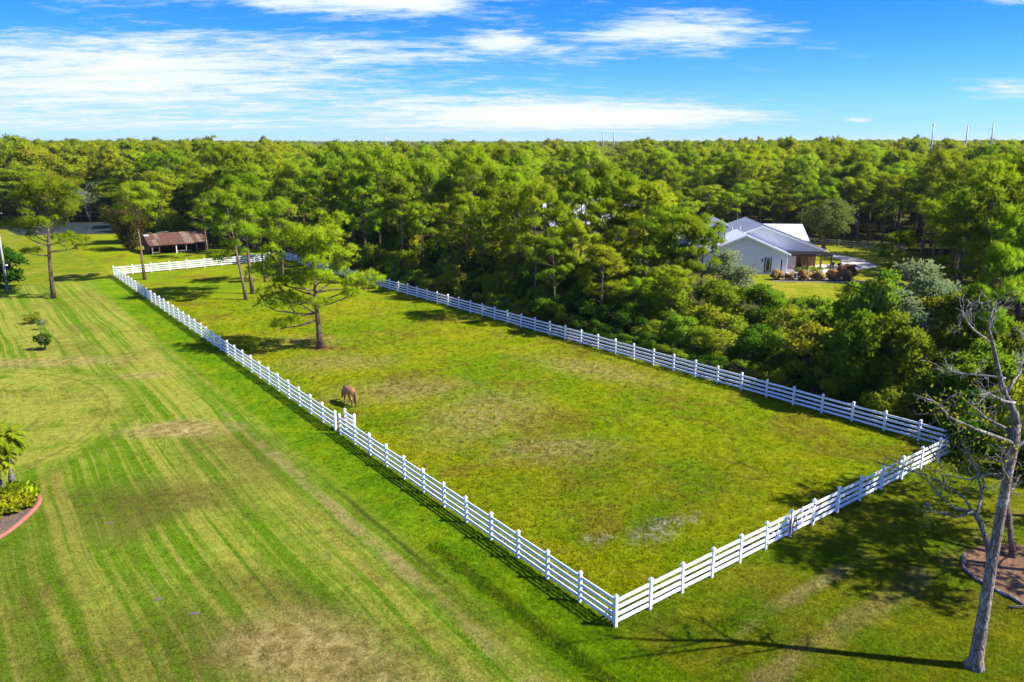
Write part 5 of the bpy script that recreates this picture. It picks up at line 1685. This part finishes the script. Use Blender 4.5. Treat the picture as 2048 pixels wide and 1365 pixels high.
for i, (x, y) in enumerate(spots):
    plant('leafy_plant', bp_, x, y, 'yellow green leafy plant massed in the kerbed bed under the palms', 'plant', 'yellow green plants in the kerbed bed', sc=rnd.uniform(.9, 1.25), parts=('stems', 'leaves'))
plant('leafy_plant', bp_, -25.3, 35.1, 'small yellow plant apart on the bare mulch near the kerb', 'plant', sc=.62, parts=('stems', 'leaves'))
for (x, y, a_, lab) in ((-14.75, 29.45, .5, 'dark flat lid in the striped lawn, left of the other two'), (-12.79, 28.41, .2, 'paler flat lid in the lawn right of the dark one'), (-20.05, 36.23, .1, 'flat grey lid in the brown patch right of the planting bed')):
    q = MB(); q.box((0, 0, .0), (.34, .22, .04)); q.box((0, 0, .024), (.29, .17, .012)); q.box((.02, .01, .032), (.08, .03, .010))
    tag(q.build('valve_cover', M['cover'], None, (x, y, 0), a_), lab, 'lid')

# ------------------------------------------------------------------ the horse
hv_ = [(-.50, 0, 1.19), (-.76, 0, 1.14), (-.10, 0, 1.10), (.38, 0, 1.10), (.62, 0, 1.10), (.86, 0, .98), (1.14, 0, .70), (1.33, 0, .46), (1.43, 0, .26), (1.50, 0, .09)]
hr_ = [.30, .24, .315, .29, .24, .175, .125, .105, .085, .06]
he_ = [(0, 1), (0, 2), (2, 3), (3, 4), (4, 5), (5, 6), (6, 7), (7, 8), (8, 9)]
for s_ in (-1, 1):
    for root, chain in ((0, [(-.52, .17 * s_, .88, .19), (-.60, .18 * s_, .68, .12), (-.80, .17 * s_, .50, .07), (-.76, .17 * s_, .28, .048), (-.73, .17 * s_, .12, .045), (-.68, .17 * s_, .02, .055)]),
                        (3, [(.48, .16 * s_, .80, .13), (.50, .16 * s_, .62, .085), (.53 + .08 * s_, .155 * s_, .44, .062), (.51 + .08 * s_, .155 * s_, .26, .042), (.50 + .08 * s_, .155 * s_, .11, .044), (.55 + .08 * s_, .155 * s_, .02, .052)])):
        pv = root
        for (x, y, z, r_) in chain:
            hv_.append((x, y, z)); hr_.append(r_); he_.append((pv, len(hv_) - 1)); pv = len(hv_) - 1
    hv_.append((1.25, .07 * s_, .60)); hr_.append(.03); he_.append((7, len(hv_) - 1))          # ears
me = bpy.data.meshes.new('horse_skeleton'); me.from_pydata(hv_, he_, [])
tmp = bpy.data.objects.new('horse_skeleton', me); COL.objects.link(tmp)
sk = tmp.modifiers.new('skin', 'SKIN'); sk.use_smooth_shade = True
for i, v in enumerate(me.skin_vertices[0].data):
    v.radius = (hr_[i], hr_[i]); v.use_root = (i == 0)
sb = tmp.modifiers.new('sub', 'SUBSURF'); sb.levels = 2; sb.render_levels = 2
dg = bpy.context.evaluated_depsgraph_get(); dg.update()
hm = bpy.data.meshes.new_from_object(tmp.evaluated_get(dg)); hm.name = 'horse_body'
hm.materials.clear(); hm.materials.append(M['coat'])
hm.shade_smooth()
bpy.data.objects.remove(tmp)
hs_ = empty('horse', (-11.72, 54.65, 0), R(124))
tag(hs_, 'chestnut horse grazing with its back to the viewer near the left fence', 'horse')
inst('body', hm, hs_)
q = MB(); q.tube([(-.93, 0, 1.20), (-1.04, .02, 1.05), (-1.06, .03, .75), (-1.02, .03, .45), (-.99, .03, .28)], [.05, .075, .095, .075, .015], 8); q.build('tail', M['mane'], hs_, smooth=True)
q = MB(); q.tube([(.60, .02, 1.33), (.88, .04, 1.15), (1.14, .05, .84), (1.30, .04, .60)], [.03, .07, .06, .03], 7); q.build('mane', M['mane'], hs_, smooth=True)
for s_ in (-1, 1):
    for x in (-.67, .56 + .08 * s_):
        q = MB(); q.tube([(x, .165 * s_, -.01), (x - .015, .165 * s_, .08)], [.075, .058], 9); q.build('hoof', M['hoof'], hs_)

# ------------------------------------------------------------------ air
m, k = mat('haze_air')
pv_ = k.n('ShaderNodeVolumePrincipled')
pv_.inputs['Color'].default_value = (.80, .88, 1.0, 1)
pv_.inputs['Density'].default_value = 0.00006
pv_.inputs['Anisotropy'].default_value = 0.2
o_ = k.n('ShaderNodeOutputMaterial')
m.node_tree.links.new(pv_.outputs[0], o_.inputs['Volume'])
q = MB(); q.box((0, 5500, 21.5), (28400, 17600, 45))
hz_ = q.build('haze', m)
tag(hz_, 'thin blue haze over the far woods', kind='stuff')
